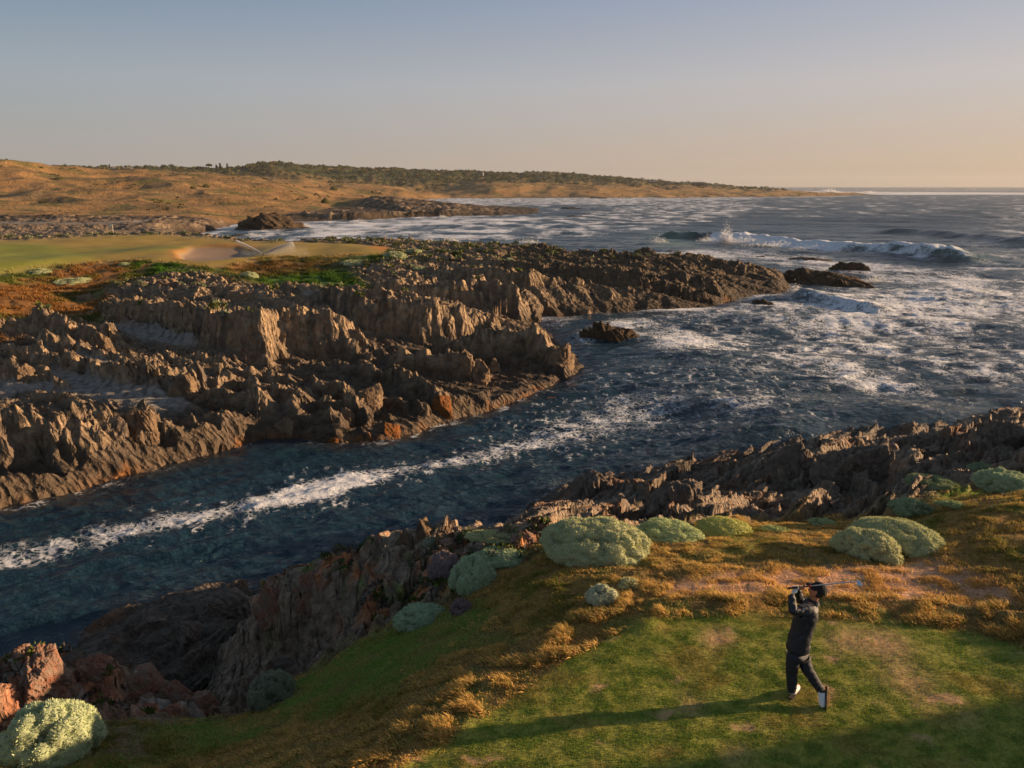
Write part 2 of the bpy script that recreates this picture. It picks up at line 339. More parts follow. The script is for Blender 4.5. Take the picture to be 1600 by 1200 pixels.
BASE = np.where((land > .5) & ~NEAR & (RR < 180), np.minimum(BASE, .15 + .5 * fbm(GX / 3, GY / 3, 3, 571) + 3.6 * (lwid - .5) * 2 + 60 * np.maximum(lwid - .93, 0)), BASE)
BASE = np.where(land > .5, np.maximum(BASE, .15 + .5 * sstep(.5, 1, lsoft)), np.minimum(BASE, -1.6 + 3.2 * lsoft))
# ---- smooth ground (grass, turf, dunes) against rock
W = 0.012
g_near = area("-80#2,7 -80#12,6 -300,1130,6.2 0,1130,6.1 120,1130,5.9 230,1120,5.6 300,1112,5.3 385,1118,5.0 425,1085,5.0 470,1045,5.2 560,1000,5.6 600,980,5.9 690,945,6.4 735,905,6.8 800,868,7.0 840,852,7.0 1030,832,6.8 1200,815,6.2 1400,805,6.8 1470,780,6.8 1560,765,6.9 1700,730,7.4 2600@26,9 80#40,9 80#2,9", 8, W)
dune = area("-1500,336,6.5 0,335,5.5 180,337,4.4 260,339,3.2 360,342,2.6 440,337,2.4 500,330,2.6 580,321,3.4 640,317,3 640,310,2.5 800,307.5,2 1100,308,1.5 1300,306.5,1 1400@2000,1 1200@3300,1 -1500@3300,20", 4, .004)
green = area("-900,374,6.6 0,375,6.6 100,371,6.7 180,366,6.7 250,362.5,7.1 300,367,6.7 380,375,6.2 450,378,6.0 560,381,5.8 612,388,5.6 600,399,5.7 450,398,5.9 400,402,5.9 360,411,5.8 310,413,5.9 270,408,6.0 210,404,6.0 130,406,6.1 60,411,6.2 0,415,6.3 -900,440,6.4", 3, .0015)
bunker = area("283,405,5.7 278,396,5.6 300,389,5.6 330,383,6.1 370,384,6.0 400,389,5.9 405,396,5.6 380,402,5.5 350,407,5.6 310,409,5.6", 2)
fgrass = np.clip(area("-900,420,5.6 0,414,5.6 250,408,5.6 560,398,5.4 640,400,5.7 670,402,5.7 600,408,5.6 540,416,5.0 560,440,4.4 600,450,4.2 560,455,4.2 470,452,4.2 400,446,4.4 340,428,5.0 230,432,5.2 160,440,5.0 165,462,4.8 170,480,3.8 200,498,3.2 260,515,2.8 150,498,3.6 60,480,4.6 0,492,4.9 -900,520,5", 4, W * .6)
    + area("0,515,4.0 50,530,3.6 -900,560,4 -900,500,4.6", 3, W * .6), 0, 1)
gravel = np.clip(area("-300,640,2.2 0,622,2.2 60,612,2.2 150,620,2.2 240,640,1.9 310,632,1.8 250,610,2.0 160,590,2.2 90,585,2.3 0,590,2.4 -300,600,2.8", 5, W * .5)
    + area("150,490,3.2 210,498,3.0 260,515,2.7 330,535,2.3 300,545,2.3 220,530,2.8 170,515,3.0", 4, W * .4)
    + area("60,537,3.3 130,545,3.2 210,562,2.9 250,572,2.7 200,572,2.8 110,556,3.0", 3, W * .4)
    + area("200,620,2.0 300,600,2.1 300,612,2.0", 2)
    + area("440,450,4.4 500,448,4.4 540,458,4.2 480,466,4.2", 3, W * .4)
    + area("-400,345,5 0,344,5 130,346,4.5 190,344,4.3 240,343,3.6 250,346,3.2 220,349,3.6 120,351,4 0,350,4.6 -400,352,5", 3, .004), 0, 1)
scrape = area("1010,925,7.9 1080,905,7.9 1180,892,7.9 1300,878,7.9 1380,885,7.9 1440,872,7.9 1500,885,8 1560,925,8.0 1600,950,8 1540,958,8 1450,948,8 1330,942,7.97 1200,938,8 1080,940,8", 5, W * .5)
lawn = area("540,1250,8.15 625,1198,8.15 690,1160,8.15 750,1124,8.15 820,1072,8.15 895,1018,8.15 980,976,8.15 1080,958,8.15 1200,956,8.15 1330,960,8.15 1480,977,8.15 1620,1012,8.2 1900,1080,8.4 3200,1400,8.5 80#6,8 80#2,8 -30#2,8 -20#5.5,8.1", 3, W * .15)
gravel = gravel * (1 - CREST); fgrass = fgrass * (1 - .85 * CREST)
smooth = np.clip(g_near + dune + green + fgrass + gravel, 0, 1)
BS = blur2(BASE, 7, 7); BS2 = blur2(BASE, 16, 16)
BASE = BASE * (1 - smooth) + np.where(NEAR, BS2, BS) * smooth
BASE = BASE + NEAR * 3.2 * sstep(R(65.0), R(66.8), TH + .012 * np.sin(RR)) * sstep(19.0, 22, RR) * sstep(34, 26, RR)
# ---- rock relief
rock = 1 - smooth
amp = sstep(-1.2, .2, BASE) * (.42 + .58 * sstep(.8, 3.0, BASE)) * (0.03 + 0.97 * rock) * (.45 + .55 * np.where(RR < 180, shore_k, 1))
near_f = NEAR.astype(np.float32)
def strata(dirx, diry, sc, seed, st):
    """steep beds: s along the strike, t across"""
    wx = fbm(GX / (9 * sc), GY / (9 * sc), 3, seed) * 2.5 * sc; wy = fbm(GX / (9 * sc) + 9, GY / (9 * sc), 3, seed + 3) * 2.5 * sc
    x, y = GX + wx, GY + wy
    return (x * dirx + y * diry) / st, (-x * diry + y * dirx)
def lod(cell):          # fade detail that the grid cannot carry
    return sstep(1.2, 3.0, cell / STEP)
far_cut = sstep(420, 260, RR)
def saw(s, t, P, seed, wob=.35):
    """steep scarps facing the camera side, gentle dip behind, broken along the strike"""
    ph = t / P + wob * 2 * perlin(s / (P * 2.2), t / (P * 2.5), seed) + .5 * perlin(s / (P * .8), t / (P * 2), seed + 1)
    i = np.floor(ph); f = ph - i
    k1 = np.floor(s / (P * 1.6) + _rnd(i, i * 0, seed + 2) * 5 + .3 * perlin(s / P, t / P, seed + 4))
    a = .35 + .9 * _rnd(i, k1, seed + 3)
    return a * (sstep(0, .10, f) * (1 - f) - .3)
s, t = strata(.87, -.5, 1.0, 20, 2.2)
wxx = .5 * perlin(GX / 3, GY / 3, 37)
rel = np.zeros_like(BASE)
f, e = facets(s / 7.5, t / 2.6, 31, .7, 1.0); rel += .25 * f * lod(2.6)
rg = 1 - np.abs(perlin(s / 7, t / 2.4, 77)) * 2; rel += .25 * (rg - .5)
f, e = facets(s / 2.8, t / 1.15, 32, .8, 1.0); rel += .45 * f * lod(1.2)
f, e = facets(s / 1.1, t / .55, 33, .9, 1.0); rel += .26 * f * lod(.6) - .10 * (e < .06) * lod(.6)
f, e = facets(s / .45, t / .28, 34, .9, 1.0); rel += .13 * f * lod(.28)
rg = 1 - np.abs(perlin(s / 2.4, t / .8, 79)) * 2; rel += .30 * (rg - .35) * lod(.9)
rel += .45 * saw(s, t, 5.0, 501) * lod(4) + .62 * saw(s + 3, t, 1.9, 511) * lod(1.6) + .28 * saw(s, t, .75, 521) * lod(.7)
f, e = facets(GX / 1.3 + wxx, GY / 1.3, 35, 1.0, 1.0); rel += .34 * f * lod(1.1)
f, e = facets(GX / .55 + wxx, GY / .55, 36, 1.0, 1.0); rel += .17 * f * lod(.5)
relF = rel
s, t = strata(.62, .78, .5, 60, 2.6)      # near side: beds running away from the camera
rel = np.zeros_like(BASE)
f, e = facets(s / 3.2, t / 2.6, 41, .8, 1.0); rel += .70 * f
rg = 1 - np.abs(perlin(s / 2.0, t / 1.3, 78)) * 2; rel += .35 * (rg - .4)
f, e = facets(s / 1.2, t / .9, 42, .9, 1.0); rel += .36 * f
f, e = facets(s / .5, t / .36, 43, 1.0, 1.0); rel += .16 * f - .07 * (e < .07)
f, e = facets(s / .2, t / .13, 44, 1.0, 1.0); rel += .06 * f
prom = area("-81#18,3 0@16.5,3 150@16,3 400@23,3 600@25,3 780@27,3 860@14,6.5 800@13,7 300@13,5 380@12.0,5 0@10,5 -81#10,5", 20)
rel += .42 * saw(s, t, 1.5, 531) + .22 * saw(s, t, .55, 541)
f, e = facets(GX / .42, GY / .42, 38, 1.0, 1.0)
relN = rel * (1 - .5 * prom * sstep(1.5, 3.5, BASE)) + prom * (.22 * f - .12 * (e < .07))
amp = np.where(NEAR, sstep(-1.2, .2, BASE) * (.55 + .45 * sstep(.8, 3.2, BASE)) * (0.03 + 0.97 * rock), amp)
REL = np.where(NEAR, relN, (relF * .78 - .12) * (0.25 + .75 * far_cut)) * amp
REL += rock * amp * np.where(NEAR, 0, 1) * sstep(180, 330, RR) * (fbm(GX / 22, GY / 22, 4, 91) * 1.6 + (1 - 2.2 * np.abs(fbm(GX / 7, GY / 16, 4, 92))) * 1.5 * sstep(700, 500, RR))
# ---- soft relief
dn = dune * (fbm(GX / 90, GY / 70, 5, 51) * 5.0 * sstep(250, 600, RR) + (1 - np.abs(perlin(GX / 55, GY / 60, 52)) * 2) * 2.2 * sstep(280, 500, RR) + fbm(GX / 9, GY / 9, 4, 53) * .5)
scrub_far = area("-900@980,30 0@1040,30 180@1040,30 300@1020,20 330@1050,25 480@1080,20 560@1120,22 640@1150,24 700@1180,24 860@1220,24 960@1260,18 1040@1300,14 1090@1330,12 1180@1380,6 1240@1480,4 1100@2000,5 0@2500,5 -900@2500,20", 6, .006)
scrub_far = np.clip(scrub_far, 0, 1)
dn = dn + scrub_far * (1 - np.abs(fbm(GX / 22, GY / 26, 4, 57)) * 2.4) * 3.4
sn = near_f * g_near * (1 - lawn) * (1 - .6 * scrape) * (fbm(GX / .9, GY / .7, 4, 61) * .09 + fbm(GX / 3, GY / 3, 3, 62) * .12)
ln = lawn * near_f * fbm(GX / .5, GY / .5, 4, 63) * .02
lip = near_f * area("1000,985,8.1 1080,955,8.1 1200,948,8.1 1330,950,8.1 1480,966,8.1 1640,1000,8.1 1640,975,8.1 1480,945,8.1 1330,936,8.1 1200,934,8.1 1060,942,8.1 980,968,8.1", 6, W * .3) * (.16 + .1 * fbm(GX / .5, GY / .5, 3, 64))
fg = fgrass * fbm(GX / 2.5, GY / 2.5, 4, 65) * .35 * (1 - green)
gm = green * (1 - bunker) * fbm(GX / 16, GY / 16, 3, 67) * .55 - bunker * .35
gv = gm + gravel * fbm(GX / 1.2, GY / 1.2, 4, 66) * .15
REL = REL * (1 - np.clip(lawn * NEAR + green, 0, 1))
Z = BASE + REL + dn + sn + ln + lip + fg + gv
# fine steps across the steep faces: push rock sideways so walls are not smooth curtains
dX = np.zeros_like(BASE); dY = np.zeros_like(BASE)
k = rock * sstep(-.6, .3, BASE) * sstep(300, 120, RR)
sc = np.where(NEAR, .55, 1.3)
dX += k * sc * .28 * fbm(GX / (sc * 1.3) + Z / (sc * .7), GY / (sc * 1.3), 4, 71)
dY += k * sc * .28 * fbm(GX / (sc * 1.3), GY / (sc * 1.3) + Z / (sc * .7), 4, 75)
PX, PY = GX + dX, GY + dY
# ------------------------------------------------------------------ what the ground is made of: reflectance per vertex
def c(r, g, b):
    f = lambda q: ((q / 255) / 12.92 if q / 255 <= .04045 else ((q / 255 + .055) / 1.055) ** 2.4)
    return np.array([f(r), f(g), f(b)], np.float32)
def mix(A, B, m): return A * (1 - m[..., None]) + B * m[..., None]
n1 = fbm(GX / 2.2, GY / 2.2, 5, 101); n2 = fbm(GX / .5, GY / .5, 4, 111); n3 = fbm(GX / 9, GY / 9, 4, 121)
nL = perlin(TH * 300, LR * 260, 131)
C_ = np.empty((NR, NT, 3), np.float32)
# rock: grey brown slate, paler above, dark near the water, rust seaweed at the line
C_[:] = c(146, 124, 100)
C_ = mix(C_, c(98, 86, 76), sstep(-.1, .5, n1))
C_ = mix(C_, c(196, 166, 128), sstep(.0, .4, n2) * sstep(1.5, 3.5, Z) * .75)
C_ = mix(C_, c(62, 52, 44), sstep(2.6, .9, Z + n1 * 1.2) * .75)
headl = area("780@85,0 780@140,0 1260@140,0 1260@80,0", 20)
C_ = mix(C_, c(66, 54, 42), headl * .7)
C_ = mix(C_, c(128, 84, 44), sstep(.75, .15, Z + n2 * .9) * sstep(-.12, .22, .7 * n3 + .5 * n1 + .04) * np.where(RR > 110, .3, .85))
C_ = mix(C_, c(74, 60, 46), sstep(220, 300, RR) * sstep(-.35, .05, n3 + .3 * n1) * .9)
lich = sstep(.05, .35, n1 + .4 * n2)
redz = near_f * area("-900@10,5 -900@15,5 0@14.5,5 370@14,4 385@12,5 0@10,5", 8)
C_ = mix(C_, c(178, 118, 88), redz * sstep(4.2, 5.2, Z + n2) * sstep(-.25, .1, n1 + .5 * n2))
C_ = mix(C_, c(176, 164, 150), redz * sstep(.1, .3, perlin(GX * 1.7, GY * 1.7, 133)) * .8)
prz = near_f * prom * (1 - redz)
C_ = mix(C_, c(144, 124, 106), prz * .8)
C_ = mix(C_, c(184, 116, 76), prz * sstep(4.2, 5.6, Z) * sstep(.0, .25, n1 + .6 * n2))
C_ = mix(C_, c(104, 118, 54), prz * sstep(.12, .4, fbm(GX / .8, GY / .8, 4, 141)) * sstep(3.4, 4.8, Z) * .8)
C_ = mix(C_, c(56, 52, 42), near_f * sstep(2.4, .8, Z + n1) * .8)
rz = near_f * (1 - prom)
C_ = mix(C_, c(112, 100, 90), rz * .6)
C_ = mix(C_, c(126, 84, 54), rz * lich * .5)
C_ = np.where((~NEAR)[..., None], C_ * .93, C_)
# gravel
C_ = mix(C_, mix(np.broadcast_to(c(138, 129, 120), C_.shape), c(100, 92, 86), sstep(-.1, .3, n2)), gravel)
# far grass patches between the rocks
fgc = mix(np.broadcast_to(c(134, 92, 46), C_.shape), c(84, 92, 34), sstep(-.15, .25, n3 + .3 * n1))
fgc = mix(fgc, c(56, 92, 18), area("190,408,5.8 250,408,5.8 310,415,5.6 330,440,5 280,445,5 230,430,5 195,415,5.6", 5, W * .5) * sstep(-.2, .1, n1))
fgc = mix(fgc, c(62, 92, 22), area("400,432,4.5 480,422,4.6 540,400,5.6 660,400,5.7 680,404,5.6 600,410,5.6 560,420,5 560,440,4.4 620,452,4.2 560,460,4.2 470,455,4.2 400,446,4.4", 6, W * .4))
fgc = mix(fgc, c(86, 66, 30), area("380,405,5.8 560,402,5.6 560,412,5.2 500,425,4.7 400,432,4.7 370,420,5", 5, W * .4) * .8)
C_ = mix(C_, fgc, fgrass * (1 - green))
# dunes
dc = mix(np.broadcast_to(c(150, 112, 66), C_.shape), c(112, 90, 50), sstep(-.1, .35, fbm(GX / 30, GY / 22, 5, 151)))
dc = mix(dc, c(158, 124, 80), sstep(.15, .4, fbm(GX / 60, GY / 20, 4, 161)) * .7)
dc = mix(dc, c(92, 86, 40), sstep(.12, .3, fbm(GX / 26, GY / 26, 5, 171)) * .8)
dc = mix(dc, c(186, 168, 146), area("-400,320,10 0,316,9.9 90,316,9.5 60,318,9.5 0,319,9.6 -400,324,10", 1))
dc = mix(dc, c(60, 64, 34), np.clip(scrub_far * 1.0, 0, 1))
dc = mix(dc, c(126, 96, 54), scrub_far * sstep(.15, .35, fbm(GX / 35, GY / 60, 4, 175)) * .7)
C_ = mix(C_, dc, dune)
# putting green and bunker
gc = mix(np.broadcast_to(c(152, 126, 58), C_.shape), c(122, 124, 46), area("-900,384,6.4 0,383,6.4 80,384,6.3 160,398,6.1 150,402,6 60,412,6.2 0,418,6.3 -900,440,6.3", 8))
gc = mix(gc, c(100, 108, 44), area("130,388,6 200,386,6 300,382,6.3 290,392,6 200,396,6 140,395,6", 8) * .8)
gc = mix(gc, c(170, 112, 46), area("560,380,5.8 612,387,5.6 640,396,5.6 590,392,5.7", 4))
C_ = mix(C_, gc * (1 + (.16 * n1 + .16 * n3 + .1 * n2)[..., None]), green)
C_ = mix(C_, c(150, 124, 102), bunker)
C_ = mix(C_, c(160, 104, 50), (bunker < .6) * area("268,408,5.9 262,392,5.9 300,383,6.2 360,378,6.2 420,385,6.1 390,388,5.9 320,386,6 300,392,5.6 290,405,5.6", 2) * sstep(-.3, .2, nL))
# near banks
gn = mix(np.broadcast_to(c(150, 112, 60), C_.shape), c(116, 98, 58), sstep(-.1, .3, n1))
gn = mix(gn, c(92, 108, 40), sstep(.0, .3, fbm(GX / 1.4, GY / 1.4, 4, 181)) * .7)
GREENS = np.clip(area("440,1110,5.7 430,1080,5.4 470,1045,5.5 560,1000,5.8 600,985,6 690,965,6.6 740,950,6.9 760,960,7 740,1000,7.2 660,1040,7.2 600,1085,7.0 520,1115,6.6 450,1125,6", 10, W * .5)
    + area("370,1130,5.4 330,1120,5.4 250,1135,5.8 220,1150,5.9 300,1165,6.2 380,1160,6.2 420,1140,5.9", 8, W * .5) * .8
    + area("1490,780,6.7 1540,770,6.9 1570,768,6.9 1530,790,7 1470,792,6.9", 5, W * .5)
    + area("0,1200,6.3 130,1175,6.2 240,1190,6.6 100,1230,7", 8, W) * .5, 0, 1)
gn = mix(gn, mix(np.broadcast_to(c(124, 148, 66), C_.shape), c(160, 148, 88), sstep(-.05, .3, fbm(GX / .9, GY / .6, 4, 461))), GREENS * sstep(-.5, 0, n2 + .2))
gn = mix(gn, c(112, 98, 82), area("130,1105,5.6 260,1100,5.4 330,1115,5.3 260,1140,5.7 240,1180,6.4 120,1195,6.4 130,1150,6", 8, W * .6) * .75)
gn = mix(gn, c(190, 142, 108), scrape)
gn = mix(gn, c(214, 172, 138), scrape * sstep(.0, .4, fbm(GX / 1.5, GY / .35, 4, 191)) * .5)
C_ = mix(C_, gn, g_near * near_f)
# teeing lawn
lw = mix(np.broadcast_to(c(140, 138, 60), C_.shape), c(114, 126, 48), sstep(-.2, .3, fbm(GX / .35, GY / .22, 4, 201)))
lw = mix(lw, c(146, 124, 62), sstep(.05, .35, fbm(GX / 1.1, GY / .9, 4, 211)) * .6)
WEAR = np.clip(area("1285,990,8.15 1330,985,8.15 1390,990,8.15 1430,1020,8.15 1400,1030,8.15 1330,1015,8.15 1290,1010,8.15", 8, W) + .9 * area("1370,1040,8.15 1440,1050,8.15 1470,1110,8.15 1530,1120,8.15 1520,1135,8.15 1440,1100,8.15 1380,1060,8.15", 9, W * 1.3)
   + area("1090,990,8.15 1140,985,8.15 1150,1005,8.15 1105,1012,8.15", 6, W) + area("1060,1095,8.15 1100,1092,8.15 1105,1110,8.15 1065,1110,8.15", 6, W) + .7 * area("1120,1175,8.15 1170,1170,8.15 1170,1190,8.15 1130,1190,8.15", 6, W) + sstep(.28, .5, fbm(GX / .8, GY / .5, 5, 221)) * .8, 0, 1)
lw = mix(lw, c(186, 146, 106), WEAR * sstep(-.5, .1, fbm(GX / .15, GY / .12, 3, 222) + .15))
C_ = mix(C_, lw, lawn * near_f)

def grid_object(name, mask, mat, X, Y, Zv, attrs):
    """the faces of the fan grid that lie in MASK become one sheet of ground"""
    q = mask[:-1, :-1]
    r, cc = np.nonzero(q)
    i = r * NT + cc
    F = np.stack([i, i + 1, i + NT + 1, i + NT], 1)
    used, inv = np.unique(F.ravel(), return_inverse=True)
    me = bpy.data.meshes.new(name)
    me.vertices.add(len(used)); me.loops.add(F.size); me.polygons.add(len(F))
    co = np.stack([X.ravel()[used], Y.ravel()[used], Zv.ravel()[used]], 1).astype(np.float32)
    me.vertices.foreach_set('co', co.ravel())
    me.loops.foreach_set('vertex_index', inv.astype(np.int32).ravel())
    me.polygons.foreach_set('loop_start', np.arange(0, F.size, 4, dtype=np.int32))
    me.polygons.foreach_set('loop_total', np.full(len(F), 4, np.int32))
    me.update(calc_edges=True)
    for k, a in attrs.items():
        if a.ndim == 3:
            t_ = me.attributes.new(k, 'FLOAT_COLOR', 'POINT')
            t_.data.foreach_set('color', np.concatenate([a.reshape(-1, 3)[used], np.ones((len(used), 1), np.float32)], 1).astype(np.float32).ravel())
        else:
            t_ = me.attributes.new(k, 'FLOAT', 'POINT')
            t_.data.foreach_set('value', a.ravel()[used].astype(np.float32))
    me.materials.append(mat)
    o = bpy.data.objects.new(name, me); COL.objects.link(o)
    return o

# ------------------------------------------------------------------ materials
def nt_new(name):
    m = bpy.data.materials.new(name); m.use_nodes = True
    t = m.node_tree; return m, t, t.nodes['Principled BSDF']
def N(t, typ, **kw):
    n = t.nodes.new(typ)
    for k, v in kw.items():
        if k in n.inputs: n.inputs[k].default_value = v
        else: setattr(n, k, v)
    return n
def ground_mat(name, rough, s1, s2, var, bump, bdist, vein=0.0):
    m, t, b = nt_new(name)
    at = N(t, 'ShaderNodeAttribute', attribute_name='Col')
    tc = N(t, 'ShaderNodeNewGeometry')
    na = N(t, 'ShaderNodeTexNoise', Scale=s1, Detail=6, Roughness=.65)
    nb = N(t, 'ShaderNodeTexNoise', Scale=s2, Detail=5, Roughness=.6)
    for n in (na, nb): t.links.new(tc.outputs['Position'], n.inputs['Vector'])
    mr = N(t, 'ShaderNodeMapRange'); mr.inputs[1].default_value = .3; mr.inputs[2].default_value = .7
    mr.inputs[3].default_value = 1 - var; mr.inputs[4].default_value = 1 + var
    t.links.new(na.outputs[0], mr.inputs[0])
    mx = N(t, 'ShaderNodeMix', data_type='RGBA', blend_type='MULTIPLY'); mx.inputs[0].default_value = 1
    t.links.new(at.outputs['Color'], mx.inputs[6]); t.links.new(mr.outputs[0], mx.inputs[7])
    t.links.new(mx.outputs[2], b.inputs['Base Color'])
    b.inputs['Roughness'].default_value = rough
    b.inputs['Specular IOR Level'].default_value = .25
    h = nb.outputs[0]
    if vein:
        vo_ = N(t, 'ShaderNodeTexVoronoi', Scale=vein, feature='F1')
        mp = N(t, 'ShaderNodeMapping'); mp.inputs['Scale'].default_value = (1, 2.4, .6); mp.inputs['Rotation'].default_value = (0, .3, .5)
        t.links.new(tc.outputs['Position'], mp.inputs[0]); t.links.new(mp.outputs[0], vo_.inputs[0])
        ad = N(t, 'ShaderNodeMath', operation='ADD'); t.links.new(nb.outputs[0], ad.inputs[0]); t.links.new(vo_.outputs[0], ad.inputs[1]); h = ad.outputs[0]
    bp = N(t, 'ShaderNodeBump', Strength=bump, Distance=bdist)
    t.links.new(h, bp.inputs['Height']); t.links.new(bp.outputs[0], b.inputs['Normal'])
    return m
M_rock_far = ground_mat('weathered_rock', .85, 1.6, 2.2, .45, 1.0, .5, 1.6)
M_rock_near = ground_mat('slate_rock', .8, 4.0, 7.0, .45, 1.0, .12, 4.5)
M_grass = ground_mat('rough_grass', .95, 9, 22, .45, 1.0, .05)
M_lawn = ground_mat('turf', .95, 14, 45, .30, .45, .015)
M_dune = ground_mat('dune_grass', .95, .12, .5, .35, 1.0, 1.2)
M_green = ground_mat('fine_turf', .9, .5, 5, .08, .3, .02)
M_grav = ground_mat('shingle', .9, 3, 6, .35, .8, .10)

def tag(o, label=None, cat=None, group=None, kind=None):
    if label: o['label'] = label
    if cat: o['category'] = cat
    if group: o['group'] = group
    if kind: o['kind'] = kind
    return o
above = np.maximum.reduce([Z, np.roll(Z, -1, 0), np.roll(Z, -1, 1)]) > -.35
dry = above
cls = np.where(NEAR, np.where(lawn > .5, 1, np.where(scrape > .5, 3, np.where(g_near > .5, 2, 4))),
      np.where(bunker > .5, 6, np.where(green > .5, 5, np.where(dune > .5, 7, np.where(gravel > .5, 8, np.where(fgrass > .5, 9, 10))))))
for k, nm, mt in ((1, 'tee_lawn', M_lawn), (2, 'grass_bank', M_grass), (3, 'sandy_scrape', M_grass), (4, 'rocky_shore', M_rock_near), (5, 'putting_green', M_green),
                  (6, 'sand_bunker', M_green), (7, 'dunes', M_dune), (8, 'shingle_beach', M_grav), (9, 'coastal_grassland', M_grass), (10, 'rocky_headland', M_rock_far)):
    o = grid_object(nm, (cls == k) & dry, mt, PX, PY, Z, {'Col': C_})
    tag(o, kind='structure')
# ------------------------------------------------------------------ sea
lr2 = np.concatenate([np.arange(math.log(13), math.log(320), 0.0030), np.arange(math.log(320), math.log(4000), 0.008), np.arange(math.log(4000), math.log(50000), 0.08)])
TS, LS = np.meshgrid(th, lr2)
RS = np.exp(LS); SX, SY = (RS * np.sin(TS)).astype(np.float32), (RS * np.cos(TS)).astype(np.float32)
# land mask resampled on to the sea grid -> closeness to rock
ri = np.clip(np.searchsorted(lr, lr2), 0, NR - 1)
landm = (Z > -.05).astype(np.float32)[ri] * (RS < 3100)
near_l = blur2(landm, 9, 9); near_w = blur2(landm, 30, 30)
_sv = (TH, LR, WX, WY)
TH, LR = TS, LS
WX = fbm(TS * 30, LS * 22, 4, 5).astype(np.float32); WY = fbm(TS * 30 + 50, LS * 22, 4, 8).astype(np.float32)
channel = area("-900,1100,0 -900,700,0 0,780,0 500,680,0 850,600,0 1000,600,0 1150,700,0 1000,760,0 800,850,0 400,960,0 0,1030,0", 40)
opens = 1 - channel
far = sstep(150, 500, RS)
d = lambda x, y, a: (x * math.cos(a) + y * math.sin(a), -x * math.sin(a) + y * math.cos(a))
def waves(L, a, seed, stretch=3.0):
    x, y = d(SX, SY, a)
    w = 2 * np.abs(perlin(x / (L * stretch) + .4 * perlin(x / L / 4, y / L / 4, seed + 5), y / L, seed))
    return (1 - w) * sstep(2.0, 5.0, L / (RS * .0030))
SZ = np.zeros_like(SX)
SZ += .045 * waves(.45, .5, 301) + .075 * waves(.9, .2, 302) + .13 * waves(1.9, .35, 303) + .03 * waves(.6, -.6, 306)
SZ += opens * (.10 * waves(3.2, -.1, 304) + .22 * waves(7, -.2, 305) + .45 * waves(16, -.25, 307, 4) + .5 * waves(34, -.2, 308, 4))
SZ *= (1 - .6 * near_l)
def ridge(s, width, h, asym=1.0):
    """a travelling breaker along a surveyed crest line"""
    pts = H(s); out = np.zeros_like(SX); along = np.zeros_like(SX)
    best = np.full(SX.shape, 1e9, np.float32); sd = np.zeros_like(SX)
    L = 0
    for (a, b) in zip(pts[:-1], pts[1:]):
        ax, ay, bx, by = a[0], a[1], b[0], b[1]
        l = math.hypot(bx - ax, by - ay); ux, uy = (bx - ax) / l, (by - ay) / l
        tt = np.clip((SX - ax) * ux + (SY - ay) * uy, 0, l)
        qx, qy = SX - ax - tt * ux, SY - ay - tt * uy
        dd = np.hypot(qx, qy); m = dd < best
        best = np.where(m, dd, best); sd = np.where(m, -uy * qx + ux * qy, sd); along = np.where(m, L + tt, along)
        L += l
    return best, sd, along / L
bw, bs, ba = ridge("1010,372,0 1080,376,0 1150,380,0 1250,388,0 1340,396,0 1420,402,0 1500,410,0 1545,420,0", 1, 1)
env = sstep(0, .12, ba) * sstep(1.0, .8, ba)
bs = bs + 1.4 * fbm(SX / 9, SY / 9, 3, 331)
prof = np.where(bs > 0, np.exp(-(bs / 7.0) ** 2), np.exp(-(bs / 2.2) ** 2)) * (bw < 40)
bh = 2.3 * (1 - .35 * sstep(.3, .55, ba) + .25 * sstep(.6, .75, ba)) * env * (1 + .5 * fbm(SX / 5, SY / 5, 3, 335))
SZ += prof * bh
b2w, b2s, b2a = ridge("1360,366,0 1440,370,0 1520,378,0 1640,390,0", 1, 1)
prof2 = np.exp(-(b2s / np.where(b2s > 0, 9.0, 4.0)) ** 2) * (b2w < 40) * sstep(0, .15, b2a)
SZ += prof2 * 1.5
b3w, b3s, b3a = ridge("1240,470,0 1290,480,0 1340,492,0 1400,500,0", 1, 1)
prof3 = np.exp(-(b3s / np.where(b3s > 0, 3.0, 1.3)) ** 2) * (b3w < 15) * sstep(0, .1, b3a) * sstep(1, .8, b3a)
SZ += prof3 * .9
# ---- foam cover 0..1
fo1 = fbm(SX / 6, SY / 9, 5, 341); fo2 = fbm(SX / 1.4, SY / 1.4, 4, 351); fo3 = fbm(SX / 30, SY / 40, 4, 361)
foam = np.zeros_like(SX)
broken = sstep(.22, .30, ba) * 0 + sstep(.20, .24, ba + .02 * fo1)      # the crest is broken from here on
front = (bs < 1.0) & (bs > -7.5) & (bw < 30)
foam = np.maximum(foam, blur2(front.astype(np.float32), 2, 2) * env * (sstep(.2, .24, ba) * sstep(.66, .52, ba) * 1.6 + sstep(.52, .66, ba) * (.52 + .8 * fbm(SX / 5, SY / 3, 4, 421))))
foam = np.maximum(foam, sstep(.75, 1.0, prof) * env * sstep(.2, .24, ba) * (1.1 + .6 * fo2))
wash = area("1000,400,0 1090,392,0 1200,398,0 1300,405,0 1420,418,0 1560,432,0 1600,440,0 1600,470,0 1400,450,0 1250,425,0 1150,410,0 1000,408,0", 14, .01)
foam = np.maximum(foam, wash * (.62 + .5 * fo1 + .3 * fo2))
outer = area("1000,500,0 1150,490,0 1240,470,0 1300,455,0 1450,440,0 1900,420,0 1900,640,0 1600,650,0 1450,660,0 1300,640,0 1150,600,0 1050,570,0 980,560,0", 40, .02)
foam = np.maximum(foam, outer * (.58 + .62 * fo1 + .60 * fo2 + .4 * fo3))
right = area("1560,300,0 2600,320,0 2600,700,0 1000,700,0 1100,620,0 1400,470,0 1500,400,0", 40, .02)
foam = np.maximum(foam, right * (.40 + .65 * fo1 + .5 * fo3 + .3 * fo2))
inl = area("900,520,0 1000,500,0 1080,500,0 1120,545,0 1060,570,0 960,545,0 900,560,0", 10, .01)
